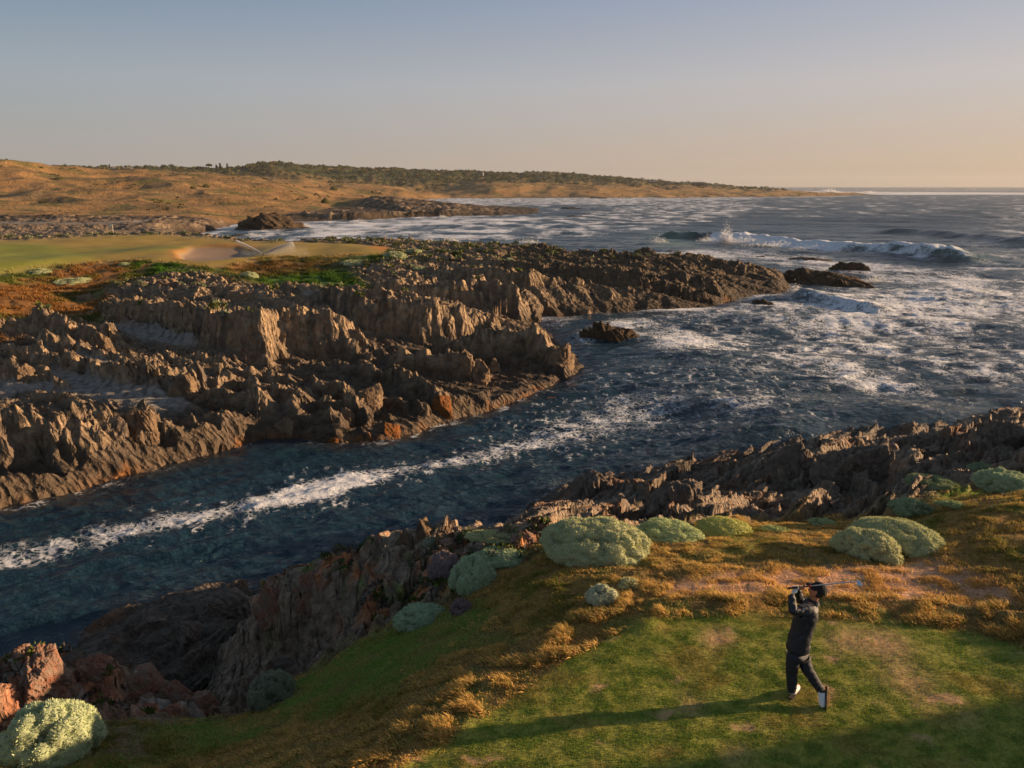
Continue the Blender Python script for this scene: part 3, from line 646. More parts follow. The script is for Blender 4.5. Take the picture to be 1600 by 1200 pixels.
foam = np.maximum(foam, inl * (.55 + .7 * fo1 + .3 * fo2))
bay = area("330,372,0 480,350,0 700,344,0 900,338,0 1000,320,0 900,312,0 1100,311,0 1200,320,0 1150,345,0 1000,368,0 850,380,0 620,385,0 480,385,0 330,385,0", 8, .008)
fb = fbm(SX / 9, SY / 14, 6, 371, .62)
foam = np.maximum(foam, bay * (.44 + 1.1 * fb + .25 * fo3))
shb = area("480,352,0 620,346,0 860,340,0 870,346,0 640,356,0 560,372,0 520,376,0 480,374,0", 5, .01)
foam = np.maximum(foam, shb * (.74 + .9 * fb))
foam = np.maximum(foam, area("760,311,0 1180,309.5,0 1180,313,0 1010,314,0 1000,322,0 700,321,0 700,312,0", 3, .004) * (.55 + .9 * fb))
hz = area("1200,299,0 1600,301,0 1900,302,0 1900,304,0 1400,305,0 1240,303,0", 2, .002)
foam = np.maximum(foam, hz * (.75 + .5 * fbm(SX / 60, SY / 200, 3, 381)))
foam = np.maximum(foam, far * opens * (.24 + 1.1 * fbm(SX / 18, SY / 30, 6, 391, .6)))
foam = np.maximum(foam, sstep(.05, .5, near_w) * opens * (.55 + .8 * fo1) * sstep(60, 90, RS))
foam = np.maximum(foam, sstep(.02, .35, near_l) * channel * (.36 + .9 * fo2))
# the long drift line in the channel
cl, cs, ca = ridge("-300,930,0 -60,888,0 60,868,0 130,845,0 230,828,0 330,808,0 420,790,0 500,768,0 600,745,0 700,728,0 780,708,0 850,690,0 920,668,0 1000,645,0 1080,628,0", 1, 1)
wdt = np.interp(ca, [0, .15, .3, .36, .42, .47, .52, .6, .7, .8, .9, 1], [1.8, 1.6, 1.0, 1.0, 1.5, 1.0, .8, 1.1, 1.9, 3.0, 4.0, 4.6])
drift = sstep(1.7, .1, cl / wdt + .5 * fbm(SX / 2, SY / 2, 4, 401))
dens = np.interp(ca, [0, .2, .33, .38, .45, .5, .6, .75, .9, 1], [.56, .58, .64, 1.0, 1.0, .62, .56, .56, .52, .36])
foam = np.maximum(foam, drift * dens * (1 + .35 * fo2 / (.3 + dens * dens)))
strk = sstep(4.5, 1, cl / wdt) * (.25 + .9 * fbm(SX / .5, SY / .9, 4, 411))
foam = np.maximum(foam, strk * sstep(.1, .3, ca) * .9)
foam = np.clip(foam, 0, 1.2)
SZ += .05 * sstep(.6, 1, foam) * (1 + fo2)
clear = area("1010,369,0 1080,368,0 1090,392,0 1020,390,0", 5) * .8 + prof * sstep(.5, .6, ba) * sstep(1, .9, ba) * .6
TH, LR, WX, WY = _sv

m, t, b = nt_new('sea_water')
M_sea = m
geo = N(t, 'ShaderNodeNewGeometry')
af = N(t, 'ShaderNodeAttribute', attribute_name='foam'); ac = N(t, 'ShaderNodeAttribute', attribute_name='clear'); ao = N(t, 'ShaderNodeAttribute', attribute_name='open'); as_ = N(t, 'ShaderNodeAttribute', attribute_name='shal')
def noise(scale, det=5, rough=.6, stretch=(1, 1, 1)):
    mp = N(t, 'ShaderNodeMapping'); mp.inputs['Scale'].default_value = stretch
    n = N(t, 'ShaderNodeTexNoise', Scale=scale, Detail=det, Roughness=rough)
    t.links.new(geo.outputs['Position'], mp.inputs[0]); t.links.new(mp.outputs[0], n.inputs['Vector']); return n.outputs[0]
def math_(op, a, b_=None, c_=None, clamp=False):
    n = N(t, 'ShaderNodeMath', operation=op); n.use_clamp = clamp
    for i, q in enumerate((a, b_, c_)):
        if q is None: continue
        if isinstance(q, (int, float)): n.inputs[i].default_value = q
        else: t.links.new(q, n.inputs[i])
    return n.outputs[0]
fn = math_('MULTIPLY_ADD', noise(2.2, 8, .75), 1.6, -.8)
cell = N(t, 'ShaderNodeTexVoronoi', Scale=2.6, feature='DISTANCE_TO_EDGE'); 
dist = N(t, 'ShaderNodeVectorMath', operation='MULTIPLY_ADD'); nz = N(t, 'ShaderNodeTexNoise', Scale=1.3, Detail=4)
t.links.new(geo.outputs['Position'], nz.inputs['Vector']); t.links.new(nz.outputs[1], dist.inputs[0]); dist.inputs[1].default_value = (1.6, 1.6, 1.6); t.links.new(geo.outputs['Position'], dist.inputs[2]); t.links.new(dist.outputs[0], cell.inputs['Vector'])
lace = math_('MULTIPLY_ADD', cell.outputs[0], -1.4, .28)
fs = math_('ADD', math_('ADD', af.outputs['Fac'], math_('MULTIPLY', fn, .55)), math_('MULTIPLY', lace, .85))
fmask = N(t, 'ShaderNodeMapRange', interpolation_type='SMOOTHSTEP'); fmask.inputs[1].default_value = .46; fmask.inputs[2].default_value = .92
t.links.new(fs, fmask.inputs[0])
wcol = N(t, 'ShaderNodeMix', data_type='RGBA'); wcol.inputs[6].default_value = (.010, .031, .048, 1); wcol.inputs[7].default_value = (.10, .16, .12, 1)
t.links.new(ac.outputs['Fac'], wcol.inputs[0])
wc2 = N(t, 'ShaderNodeMix', data_type='RGBA'); wc2.inputs[7].default_value = (.050, .032, .018, 1)
t.links.new(as_.outputs['Fac'], wc2.inputs[0]); t.links.new(wcol.outputs[2], wc2.inputs[6])
t.links.new(wc2.outputs[2], b.inputs['Base Color']); rgh = N(t, 'ShaderNodeMapRange'); rgh.inputs[3].default_value = .08; rgh.inputs[4].default_value = .38; t.links.new(ao.outputs['Fac'], rgh.inputs[0]); t.links.new(rgh.outputs[0], b.inputs['Roughness'])
b.inputs['Specular IOR Level'].default_value = .5; b.inputs['IOR'].default_value = 1.33
b1 = noise(1.1, 6, .62, (1, 1.6, 1)); b2 = noise(.25, 5, .6, (1, 2.2, 1))
bsum = math_('ADD', math_('MULTIPLY', b1, .30), math_('MULTIPLY', b2, .6))
bp = N(t, 'ShaderNodeBump', Strength=1.0, Distance=1.2); t.links.new(bsum, bp.inputs['Height']); t.links.new(bp.outputs[0], b.inputs['Normal'])
fb_ = N(t, 'ShaderNodeBsdfPrincipled'); fb_.inputs['Base Color'].default_value = (.72, .72, .75, 1); fb_.inputs['Roughness'].default_value = .9
bp2 = N(t, 'ShaderNodeBump', Strength=1.0, Distance=.15); t.links.new(fn, bp2.inputs['Height']); t.links.new(bp2.outputs[0], fb_.inputs['Normal'])
ms = N(t, 'ShaderNodeMixShader'); t.links.new(fmask.outputs[0], ms.inputs[0]); t.links.new(b.outputs[0], ms.inputs[1]); t.links.new(fb_.outputs[0], ms.inputs[2])
t.links.new(ms.outputs[0], t.nodes['Material Output'].inputs[0])
shal = np.clip(sstep(.03, .6, blur2(landm, 14, 14)) * channel, 0, 1) * .8
_z = Z[ri]; keep = (_z < .9) | (RS > 3100)
keep = keep & (SX == SX)
o = grid_object('sea', keep, M_sea, SX, SY, SZ, {'foam': foam, 'clear': np.clip(clear, 0, 1), 'shal': shal, 'open': np.clip(opens * sstep(60, 400, RS), 0, 1)})
o.data.polygons.foreach_set('use_smooth', np.ones(len(o.data.polygons), bool))
tag(o, kind='structure')
# ------------------------------------------------------------------ placing things on the ground
def gz(x, y):
    a = math.atan2(x, y); l = 0.5 * math.log(x * x + y * y + 1e-9)
    j = min(max(np.searchsorted(th, a) - 1, 0), NT - 2); i = min(max(np.searchsorted(lr, l) - 1, 0), NR - 2)
    fa = (a - th[j]) / (th[j + 1] - th[j]); fl = (l - lr[i]) / (lr[i + 1] - lr[i])
    fa, fl = min(max(fa, 0), 1), min(max(fl, 0), 1)
    return float((Z[i, j] * (1 - fa) + Z[i, j + 1] * fa) * (1 - fl) + (Z[i + 1, j] * (1 - fa) + Z[i + 1, j + 1] * fa) * fl)
def hit(u, v):
    """where the sight line through a photo pixel first meets the ground or the sea"""
    a, b = (u - 800) / FPX, (600 - v) / FPX
    dx, dy, dz = a, CP + b * SP, -SP + b * CP
    t = 3.0
    while t < 4000:
        x, y, z = dx * t, dy * t, CAM_H + dz * t
        if z <= max(gz(x, y), 0): return (x, y, max(gz(x, y), 0))
        t *= 1.0015
    return (dx * t, dy * t, 0)
def depth(p): return p[1] * CP + (CAM_H - p[2]) * SP
def mesh_obj(name, co, faces, mat, parent=None, smooth=False, attrs=None, loc=None):
    me = bpy.data.meshes.new(name)
    co = np.asarray(co, np.float32); F = np.asarray(faces, np.int32); k = F.shape[1]
    if loc is not None: co = co - np.asarray(loc, np.float32)
    me.vertices.add(len(co)); me.loops.add(F.size); me.polygons.add(len(F))
    me.vertices.foreach_set('co', co.ravel()); me.loops.foreach_set('vertex_index', F.ravel())
    me.polygons.foreach_set('loop_start', np.arange(0, F.size, k, dtype=np.int32)); me.polygons.foreach_set('loop_total', np.full(len(F), k, np.int32))
    if smooth: me.polygons.foreach_set('use_smooth', np.ones(len(F), bool))
    me.update(calc_edges=True)
    for kk, a in (attrs or {}).items():
        t_ = me.attributes.new(kk, 'FLOAT_COLOR', 'POINT')
        t_.data.foreach_set('color', np.concatenate([a, np.ones((len(a), 1))], 1).astype(np.float32).ravel())
    me.materials.append(mat)
    o = bpy.data.objects.new(name, me); COL.objects.link(o)
    if loc is not None: o.location = loc
    if parent is not None: o.parent = parent
    return o
import bmesh
_ico = {}
def ico(n):
    if n not in _ico:
        bm = bmesh.new(); bmesh.ops.create_icosphere(bm, subdivisions=n, radius=1)
        bm.verts.ensure_lookup_table()
        _ico[n] = (np.array([v.co for v in bm.verts], np.float32), np.array([[v.index for v in f.verts] for f in bm.faces], np.int32)); bm.free()
    return _ico[n]
def n3(p, s, seed, oct=4):
    return fbm(p[:, 0] * s + p[:, 2] * s * .7, p[:, 1] * s - p[:, 2] * s * .6, oct, seed)
def leaf_mat(name, rough=.9, trans=.0):
    m, t, b = nt_new(name)
    at = N(t, 'ShaderNodeAttribute', attribute_name='Col'); t.links.new(at.outputs['Color'], b.inputs['Base Color'])
    b.inputs['Roughness'].default_value = rough; b.inputs['Specular IOR Level'].default_value = .2
    if trans:
        tr = N(t, 'ShaderNodeBsdfTranslucent'); t.links.new(at.outputs['Color'], tr.inputs[0])
        ms_ = N(t, 'ShaderNodeMixShader'); ms_.inputs[0].default_value = trans
        t.links.new(b.outputs[0], ms_.inputs[1]); t.links.new(tr.outputs[0], ms_.inputs[2]); t.links.new(ms_.outputs[0], t.nodes['Material Output'].inputs[0])
    return m
M_bush = leaf_mat('cushion_bush_foliage', .9, .2)
M_blade = leaf_mat('grass_blades', .8, .35)
M_scrub = leaf_mat('scrub_foliage', .95, .1)

def sprigs(pos, nor, size, col, rng, up=.3, wid=.35):
    """three-cornered leaves standing on given points"""
    n = len(pos)
    d = nor + rng.normal(0, .55, (n, 3)); d[:, 2] += up; d /= np.linalg.norm(d, axis=1)[:, None]
    s = np.cross(d, rng.normal(0, 1, (n, 3))); s /= np.linalg.norm(s, axis=1)[:, None]
    L = size * rng.uniform(.6, 1.3, (n, 1))
    a = pos - s * L * wid * .5; b = pos + s * L * wid * .5; c_ = pos + d * L
    return np.stack([a, b, c_], 1).reshape(-1, 3), np.repeat(col, 3, 0)

def bush(u, v, w, h, label, tone=(122, 132, 104), seed=1, near=True, lumps=14, cat='bush', name='cushion_bush', grp='silvery cushion bushes along the coast', flat=1.0, at=None):
    rng = np.random.default_rng(seed)
    p = at or hit(u, v); k = depth(p) / FPX
    ph_ = math.atan2(CAM_H - p[2], math.hypot(p[0], p[1])); sp_, cp_ = math.sin(ph_), math.cos(ph_)
    rx, Hh = w * k / 2 * .92, h * k
    ry = min(rx * .78, .42 * Hh / max(sp_, .05)) * flat
    rz = math.sqrt(max((Hh - ry * sp_) ** 2 - (ry * sp_) ** 2, (.3 * Hh) ** 2)) / cp_ * .95
    n = 6 if near and w > 70 else (5 if near or w > 40 else 4)
    D_, F = ico(n)
    keep = D_[:, 2] > -.25
    idx = -np.ones(len(D_), int); idx[keep] = np.arange(keep.sum())
    F = F[keep[F].all(1)]; F = idx[F]; D = D_[keep]
    r = np.ones(len(D), np.float32)
    for cnt, am, sg in ((lumps, .11, .50), (lumps * 6, .13, .26), (lumps * 30, .10, .12)):
        if cnt > 200 and not near: continue
        cd = rng.normal(0, 1, (cnt, 3)); cd[:, 2] = np.abs(cd[:, 2]) * .9; cd /= np.linalg.norm(cd, axis=1)[:, None]
        sgs = sg * rng.uniform(.6, 1.15, cnt)
        best = np.zeros(len(D), np.float32)
        for i in range(cnt):
            q = 1 - np.sum((D - cd[i]) ** 2, 1) / sgs[i] ** 2
            best = np.maximum(best, np.sqrt(np.clip(q, 0, 1)))
        r += am * (best - .7)
    r += .15 * n3(D, 1.1, seed + 3, 2) * (1 - .7 * D[:, 2])
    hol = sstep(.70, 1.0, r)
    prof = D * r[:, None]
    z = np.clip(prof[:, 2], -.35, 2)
    co = np.stack([prof[:, 0] * rx, prof[:, 1] * ry, z * rz], 1)
    a = rng.uniform(-.3, .3); ca, sa = math.cos(a), math.sin(a)
    co = co @ np.array([[ca, sa, 0], [-sa, ca, 0], [0, 0, 1]])
    ph = math.atan2(p[0], p[1]); rot = np.array([[math.cos(ph), -math.sin(ph), 0], [math.sin(ph), math.cos(ph), 0], [0, 0, 1]])
    co = co @ rot
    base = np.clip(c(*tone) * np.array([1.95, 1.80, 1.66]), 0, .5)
    col = np.clip(base[None] * (.32 + .85 * hol[:, None]) * (1 + .18 * n3(D, 6, seed)[:, None]), 0, 1)  # clefts between lumps darkened: shade painted into the leaf colour, plus twig tone
    loc = np.array([p[0], p[1] + ry * .95, p[2] - .02])
    loc[2] = min(loc[2], gz(loc[0], loc[1])) if near else loc[2]
    loc[2] = .5 * loc[2] + .5 * p[2]
    # leaf tufts over the surface
    tri = co[F]; nrm = np.cross(tri[:, 1] - tri[:, 0], tri[:, 2] - tri[:, 0]); ar = np.linalg.norm(nrm, axis=1) / 2
    size = max(.045, 2.2 * k) if near else max(.06, 1.3 * k)
    cnt = int(min(46000 if near else 5000, ar.sum() / (size * size) * 4.0))
    f = rng.choice(len(F), cnt, p=ar / ar.sum()); bc = rng.dirichlet((1, 1, 1), cnt)
    pos = (tri[f] * bc[:, :, None]).sum(1); nn = nrm[f] / (2 * ar[f][:, None] + 1e-12)
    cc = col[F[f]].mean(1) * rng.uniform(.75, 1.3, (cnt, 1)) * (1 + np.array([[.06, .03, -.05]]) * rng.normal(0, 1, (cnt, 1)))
    sc_, sk = sprigs(pos - nn * size * .2, nn, size, np.clip(cc, 0, 1), rng, .15, .5)
    allc = np.concatenate([co, sc_]); allF = np.concatenate([F, np.arange(cnt * 3).reshape(-1, 3) + len(co)])
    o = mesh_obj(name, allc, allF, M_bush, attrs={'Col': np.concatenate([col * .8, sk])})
    o.location = loc
    return tag(o, label, cat, grp)

B = [
 (938, 884, 192, 88, 'large rounded silver cushion bush on the grassy brow, the biggest mound', (128, 134, 104), 16),
 (1052, 848, 112, 44, 'pale green cushion bush directly beside the biggest mound, towards the golfer', (128, 140, 104), 18),
 (1140, 838, 92, 36, 'yellow green lumpy bush, third in the row from the biggest mound', (134, 138, 84), 20),
 (1215, 833, 52, 13, 'low flat bush at the cliff brow between the lumpy bush and the paired bushes', (120, 132, 90), 10),
 (1292, 822, 46, 14, 'small low cushion bush half hidden on the brow beside the paired bushes', (118, 130, 96), 10),
 (1430, 868, 152, 62, 'bumpy cushion bush at the back of the pair beside the sandy scrape', (126, 132, 100), 22),
 (1372, 880, 118, 58, 'smooth oval cushion bush at the front of the pair beside the sandy scrape', (132, 136, 104), 12),
 (943, 948, 56, 35, 'small round silver bush alone in the dry grass near the edge of the lawn', (150, 150, 122), 12),
 (985, 922, 40, 20, 'tiny silver bush just behind the small round bush in the dry grass', (136, 138, 104), 8),
 (652, 984, 98, 44, 'dark silver bush at the top of the bright green slope above the gully', (112, 128, 106), 14),
 (738, 930, 78, 62, 'tall grey green bush climbing beside the purple grey shrubs', (116, 132, 108), 18),
 (785, 888, 100, 34, 'long grey green bush at the head of the gully slope', (116, 130, 104), 16),
 (768, 850, 98, 22, 'sunlit bush on the far edge of the red lichened promontory', (128, 132, 98), 14),
 (720, 962, 44, 26, 'dead purple brown shrub below the tall grey green bush', (92, 80, 80), 9),
 (694, 905, 62, 46, 'dead purple grey shrub on the promontory beside the tall bush', (98, 88, 90), 14),
 (672, 862, 26, 18, 'little grey bush on the crest of the promontory', (110, 118, 104), 8),
 (418, 1108, 78, 62, 'dark grey green bush at the foot of the bright green slope', (92, 100, 84), 14),
 (42, 1205, 160, 112, 'big silver bush in the corner below the red lichened rocks', (128, 140, 112), 16),
 (1438, 806, 72, 32, 'round bush among the slate rocks below the grassy shoulder', (104, 118, 92), 12),
 (1470, 768, 84, 26, 'wide dull green bush among the slate rocks, nearest to the sea', (98, 110, 84), 12),
 (1592, 768, 96, 42, 'pale bush on the shoulder at the edge of the picture', (120, 134, 108), 12),
 (1556, 734, 58, 16, 'faint grey green bush behind the pale bush on the shoulder', (100, 112, 88), 10),
 (1502, 794, 66, 12, 'flat pale bush along the lip of the orange grass shoulder', (112, 124, 90), 8),
]
for i, (u, v, w, h, lab, tn, lu) in enumerate(B):
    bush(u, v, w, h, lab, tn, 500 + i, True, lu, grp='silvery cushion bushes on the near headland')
FB = [(385, 434, 34, 10, 'small grey bush on the green hollow below the sprinkler'), (614, 404, 46, 11, 'pale round bush at the end of the putting green'),
      (645, 396, 30, 7, 'small pale bush behind the end of the putting green'), (552, 416, 60, 10, 'wide pale bush above the white faced rock below the green'),
      (652, 424, 26, 7, 'small bush on the dark rocks beyond the green hollow'), (696, 414, 20, 5, 'tiny bush high on the jagged headland'),
      (796, 408, 16, 5, 'tiny bush on the rocks halfway along the headland'), (54, 431, 42, 11, 'grey bush among rocks below the green at the far side'),
      (104, 446, 64, 12, 'wide silver bush among rocks below the dry bank'), (192, 416, 20, 6, 'little bush beside the bright green patch below the green')]
for i, (u, v, w, h, lab) in enumerate(FB):
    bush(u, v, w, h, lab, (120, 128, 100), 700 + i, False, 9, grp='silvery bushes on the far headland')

# ------------------------------------------------------------------ rocks standing on their own
def rock_mat(name, a, b_, c_, sc, sea=.5):
    m, t, b = nt_new(name)
    g = N(t, 'ShaderNodeNewGeometry')
    n_ = N(t, 'ShaderNodeTexNoise', Scale=sc, Detail=7, Roughness=.65); t.links.new(g.outputs['Position'], n_.inputs['Vector'])
    r = N(t, 'ShaderNodeValToRGB'); r.color_ramp.elements[0].position = .35; r.color_ramp.elements[1].position = .68
    r.color_ramp.elements[0].color = (*a, 1); r.color_ramp.elements[1].color = (*b_, 1); t.links.new(n_.outputs[0], r.inputs[0])
    sp = N(t, 'ShaderNodeSeparateXYZ'); t.links.new(g.outputs['Position'], sp.inputs[0])
    mr = N(t, 'ShaderNodeMapRange'); mr.inputs[1].default_value = sea; mr.inputs[2].default_value = sea * .3; t.links.new(sp.outputs[2], mr.inputs[0])
    mx = N(t, 'ShaderNodeMix', data_type='RGBA'); t.links.new(mr.outputs[0], mx.inputs[0]); t.links.new(r.outputs[0], mx.inputs[6]); mx.inputs[7].default_value = (*c_, 1)
    t.links.new(mx.outputs[2], b.inputs['Base Color']); b.inputs['Roughness'].default_value = .8; b.inputs['Specular IOR Level'].default_value = .3
    n2_ = N(t, 'ShaderNodeTexNoise', Scale=sc * 1.7, Detail=8, Roughness=.7); t.links.new(g.outputs['Position'], n2_.inputs['Vector'])
    bp_ = N(t, 'ShaderNodeBump', Strength=1, Distance=.8 / sc); t.links.new(n2_.outputs[0], bp_.inputs['Height']); t.links.new(bp_.outputs[0], b.inputs['Normal'])
    return m
MR_dark = rock_mat('wet_rock', tuple(c(58, 48, 38)), tuple(c(98, 76, 52)), tuple(c(48, 34, 22)), 1.2, .8)
MR_tan = rock_mat('tan_rock', tuple(c(110, 90, 72)), tuple(c(172, 142, 110)), tuple(c(128, 80, 36)), 1.4, .5)
MR_red = rock_mat('lichened_rock', tuple(c(160, 142, 126)), tuple(c(172, 108, 78)), tuple(c(60, 50, 40)), 4.5, .5)
MR_weed = rock_mat('seaweed_rock', tuple(c(96, 62, 28)), tuple(c(156, 92, 36)), tuple(c(110, 66, 26)), 3, .4)
MR_near = rock_mat('slate_block', tuple(c(100, 90, 82)), tuple(c(148, 128, 110)), tuple(c(40, 34, 28)), 4.5, .5)
def boulder(u, v, w, h, label, mat, seed, name='boulder', grp=None, jag=.25, lean=0.0, dy=.7, at=None, n=None):
    rng = np.random.default_rng(seed)
    p = at or hit(u, v); k = depth(p) / FPX
    rx, rz = w * k / 2, h * k * (.85 if grp and 'far bank' in grp else 1.05)
    ry = max(rx * dy, .3 * rz)
    D, F = ico(n or (6 if w * h > 900 else 5 if w > 14 else 4))
    P_ = D.copy(); r = np.full(len(D), 1.35, np.float32)
    for _ in range(15):
        nv = rng.normal(0, 1, 3); nv[2] = abs(nv[2]) * .8; nv /= np.linalg.norm(nv)
        dd = D @ nv; r = np.minimum(r, np.where(dd > .05, rng.uniform(.66, 1.02) / np.maximum(dd, .05), 9))
    fc_, fe_ = facets(D[:, 0] * 3.2 + D[:, 2] * 2.1, D[:, 1] * 3.2 - D[:, 2] * 2.6, seed, 1.0, 1.0); fd_, fg_ = facets(D[:, 0] * 8 + D[:, 2] * 5, D[:, 1] * 8 - D[:, 2] * 6, seed + 3, 1.0, 1.0)
    r = r * (1 + jag * .6 * n3(D, 2.2, seed, 3) + jag * .7 * fc_ + jag * .28 * fd_ - jag * .35 * (fe_ < .07) + jag * .2 * n3(D, 16, seed + 9, 3))
    co = D * r[:, None] * np.array([rx, ry, rz])
    co[:, 0] += lean * np.maximum(co[:, 2], 0)
    co[:, 2] = np.maximum(co[:, 2], -.5 * rz - .4)
    ph = math.atan2(p[0], p[1]) + rng.uniform(-.25, .25)
    co = co @ np.array([[math.cos(ph), -math.sin(ph), 0], [math.sin(ph), math.cos(ph), 0], [0, 0, 1]])
    o = mesh_obj(name, co, F, mat); o.location = (p[0], p[1] + ry * .6, p[2] - .08 * rz)
    return tag(o, label, 'rock', grp)
SR = [  # rocks in the sea
 (950, 546, 112, 42, 'dark rock islet with a pointed crest in the inlet mouth', MR_dark, .35),
 (1197, 490, 70, 15, 'low dark rock awash off the tip of the headland', MR_dark, .25),
 (1292, 452, 140, 27, 'broad dark islet at the tip of the headland, the widest there', MR_dark, .25),
 (1338, 431, 84, 24, 'wedge shaped sunlit rock behind the broad islet at the tip', MR_dark, .15),
 (1262, 411, 82, 8, 'long flat ledge awash behind the tip of the headland', MR_dark, .2),
 (1186, 405, 24, 5, 'small low rock awash just before the breaking wave', MR_dark, .2),
 (1052, 397, 36, 5, 'low brown rock awash behind the headland crest', MR_dark, .2),
 (1018, 395, 16, 4, 'little rock awash beside the low brown rock behind the crest', MR_dark, .2),
 (1424, 436, 40, 4, 'thin reef rock awash beyond the wedge shaped rock', MR_weed, .2),
 (1466, 443, 12, 3, 'tiny orange reef rock, the farthest one off the tip', MR_weed, .2),
 (1076, 540, 34, 8, 'low wet rock in the foam beyond the rock islet', MR_dark, .25),
 (1036, 532, 28, 7, 'small wet rock between the islet and the low wet rock', MR_dark, .25),
 (1134, 495, 14, 4, 'tiny rock at the foot of the dark headland', MR_dark, .2),
 (936, 576, 22, 7, 'small weedy rock beside the point of the rocky bank', MR_weed, .3),
 (862, 626, 24, 5, 'rust coloured weed rock alone in the channel', MR_weed, .3),
 (518, 697, 24, 13, 'round weedy rock at the edge of the channel', MR_weed, .3),
 (420, 361, 112, 21, 'long dark rock islet in the bay behind the putting green', MR_dark, .3),
 (372, 372, 42, 6, 'low rock in the surf before the long islet in the bay', MR_dark, .25),
 (474, 359, 22, 5, 'small wet rock at the end of the long islet in the bay', MR_dark, .25),
 (906, 341, 50, 4, 'low dark skerry off the end of the reef across the bay', MR_dark, .2),
 (893, 327, 44, 3, 'thin dark skerry behind the end of the reef across the bay', MR_dark, .2),
 (1046, 339, 8, 2, 'speck of rock alone in the middle of the bay', MR_dark, .2),
 (938, 310.5, 34, 3, 'dark rocks at the foot of the far coast', MR_dark, .2),
]
for i, (u, v, w, h, lab, mt, jg) in enumerate(SR):
    pp = P(u, v, 0.0)
    boulder(u, v, w, h, lab, mt, 900 + i, 'sea_rock', 'rocks standing in the sea', jg, 0, .55, at=pp)
LB = [
 (40, 592, 24, 20, 'orange block at the edge of the shingle', MR_tan, 0), (286, 606, 40, 30, 'pale pyramid shaped block beyond the shingle', MR_tan, .1),
 (165, 546, 26, 34, 'upright tan pillar above the end of the wooded shingle valley', MR_tan, -.2), (232, 676, 32, 44, 'leaning slab beside the big cracked block', MR_tan, -.25),
 (750, 592, 34, 28, 'squat pale block on the low rocks near the channel bend', MR_tan, .0), (773, 582, 18, 24, 'narrow block just behind the squat pale block', MR_tan, .1),
 (572, 628, 34, 32, 'split triangular block with a grey face near the channel', MR_tan, .15), (915, 497, 30, 22, 'tan block at the foot of the dark headland wall', MR_tan, 0),
 (726, 574, 30, 26, 'sunlit knob at the end of the third ridge', MR_tan, .1), (772, 504, 16, 20, 'small upright stone in front of the inlet', MR_tan, 0),
 (874, 566, 42, 26, 'blocky crest near the point of the rocky bank', MR_tan, .1), (452, 668, 46, 24, 'sloping slab above the weedy shoreline', MR_tan, .3),
 (545, 658, 34, 20, 'rounded tan block among the low ridges', MR_tan, 0), (130, 470, 34, 14, 'flat topped block on the dry bank below the green', MR_tan, 0),
 (690, 640, 40, 18, 'rusty ledge block right at the channel edge', MR_weed, 0), (610, 676, 36, 18, 'weed covered block low on the channel edge', MR_weed, 0),
 (380, 470, 40, 16, 'pale block on the brow of the fluted wall', MR_tan, 0), (262, 445, 30, 14, 'grey boulder under the bright green patch', MR_tan, 0),
]
for i, (u, v, w, h, lab, mt, ln_) in enumerate(LB):
    boulder(u, v, w, h, lab, mt, 950 + i, 'boulder', 'large blocks standing out on the far bank', .16, ln_)
NB = [
 (662, 842, 34, 24, 'sunlit pointed stone at the seaward crest of the promontory', MR_tan, .1), (694, 846, 32, 18, 'second sunlit stone on the crest, next to the pointed one', MR_tan, 0),
 (630, 852, 24, 14, 'small tan stone on the crest before the pointed one', MR_tan, 0), (430, 940, 60, 38, 'rust red block at the end of the promontory', MR_red, 0),
 (478, 935, 44, 32, 'red lichened block beside the end block of the promontory', MR_red, 0), (820, 850, 44, 16, 'reddish stone between the gully bushes and the biggest bush', MR_red, 0),
 (700, 858, 40, 14, 'reddish stone behind the purple grey shrub', MR_red, 0),
 (225, 985, 70, 30, 'black wet rock in the cove below the red rocks', MR_near, 0), (290, 1000, 60, 26, 'black rock deeper inside the shaded cove', MR_near, 0), (340, 955, 80, 24, 'low weedy rock on the outer side of the cove', MR_near, 0),
 (60, 1075, 78, 44, 'red rounded rock next to the corner bush', MR_red, 0), (140, 1062, 66, 36, 'grey topped red rock in the middle of the red outcrop', MR_red, 0),
 (210, 1085, 66, 34, 'dark red rock split by a crack in the outcrop', MR_red, 0), (268, 1096, 46, 24, 'red rock with a pale foot in the outcrop', MR_red, 0), (312, 1100, 40, 18, 'last small red rock of the outcrop', MR_red, 0), (20, 1045, 60, 26, 'red rock at the back of the outcrop by the picture edge', MR_red, 0), (105, 1040, 40, 18, 'grey white weathered stone on top of the red outcrop', MR_near, 0),
 (440, 1050, 36, 16, 'pale grey stone above the dark bush at the slope foot', MR_near, 0),
 (1240, 745, 90, 44, 'tall slate fin standing over the near rocks', MR_near, .4), (1330, 735, 84, 40, 'striped slate slab leaning back from the sea', MR_near, .4), (930, 775, 84, 34, 'dark slate hump at the end of the near rocks', MR_near, .3), (1060, 785, 90, 36, 'brown slate hump behind the row of bushes', MR_near, .3), (1440, 700, 60, 22, 'dark slate spur near the surf', MR_near, .3), (1570, 690, 60, 30, 'high dark slate crag at the shoulder end', MR_near, .3),
]
for i, (u, v, w, h, lab, mt, ln_) in enumerate(NB):
    boulder(u, v, w, h, lab, mt, 990 + i, 'boulder', 'stones and blocks on the near headland', .22, ln_)

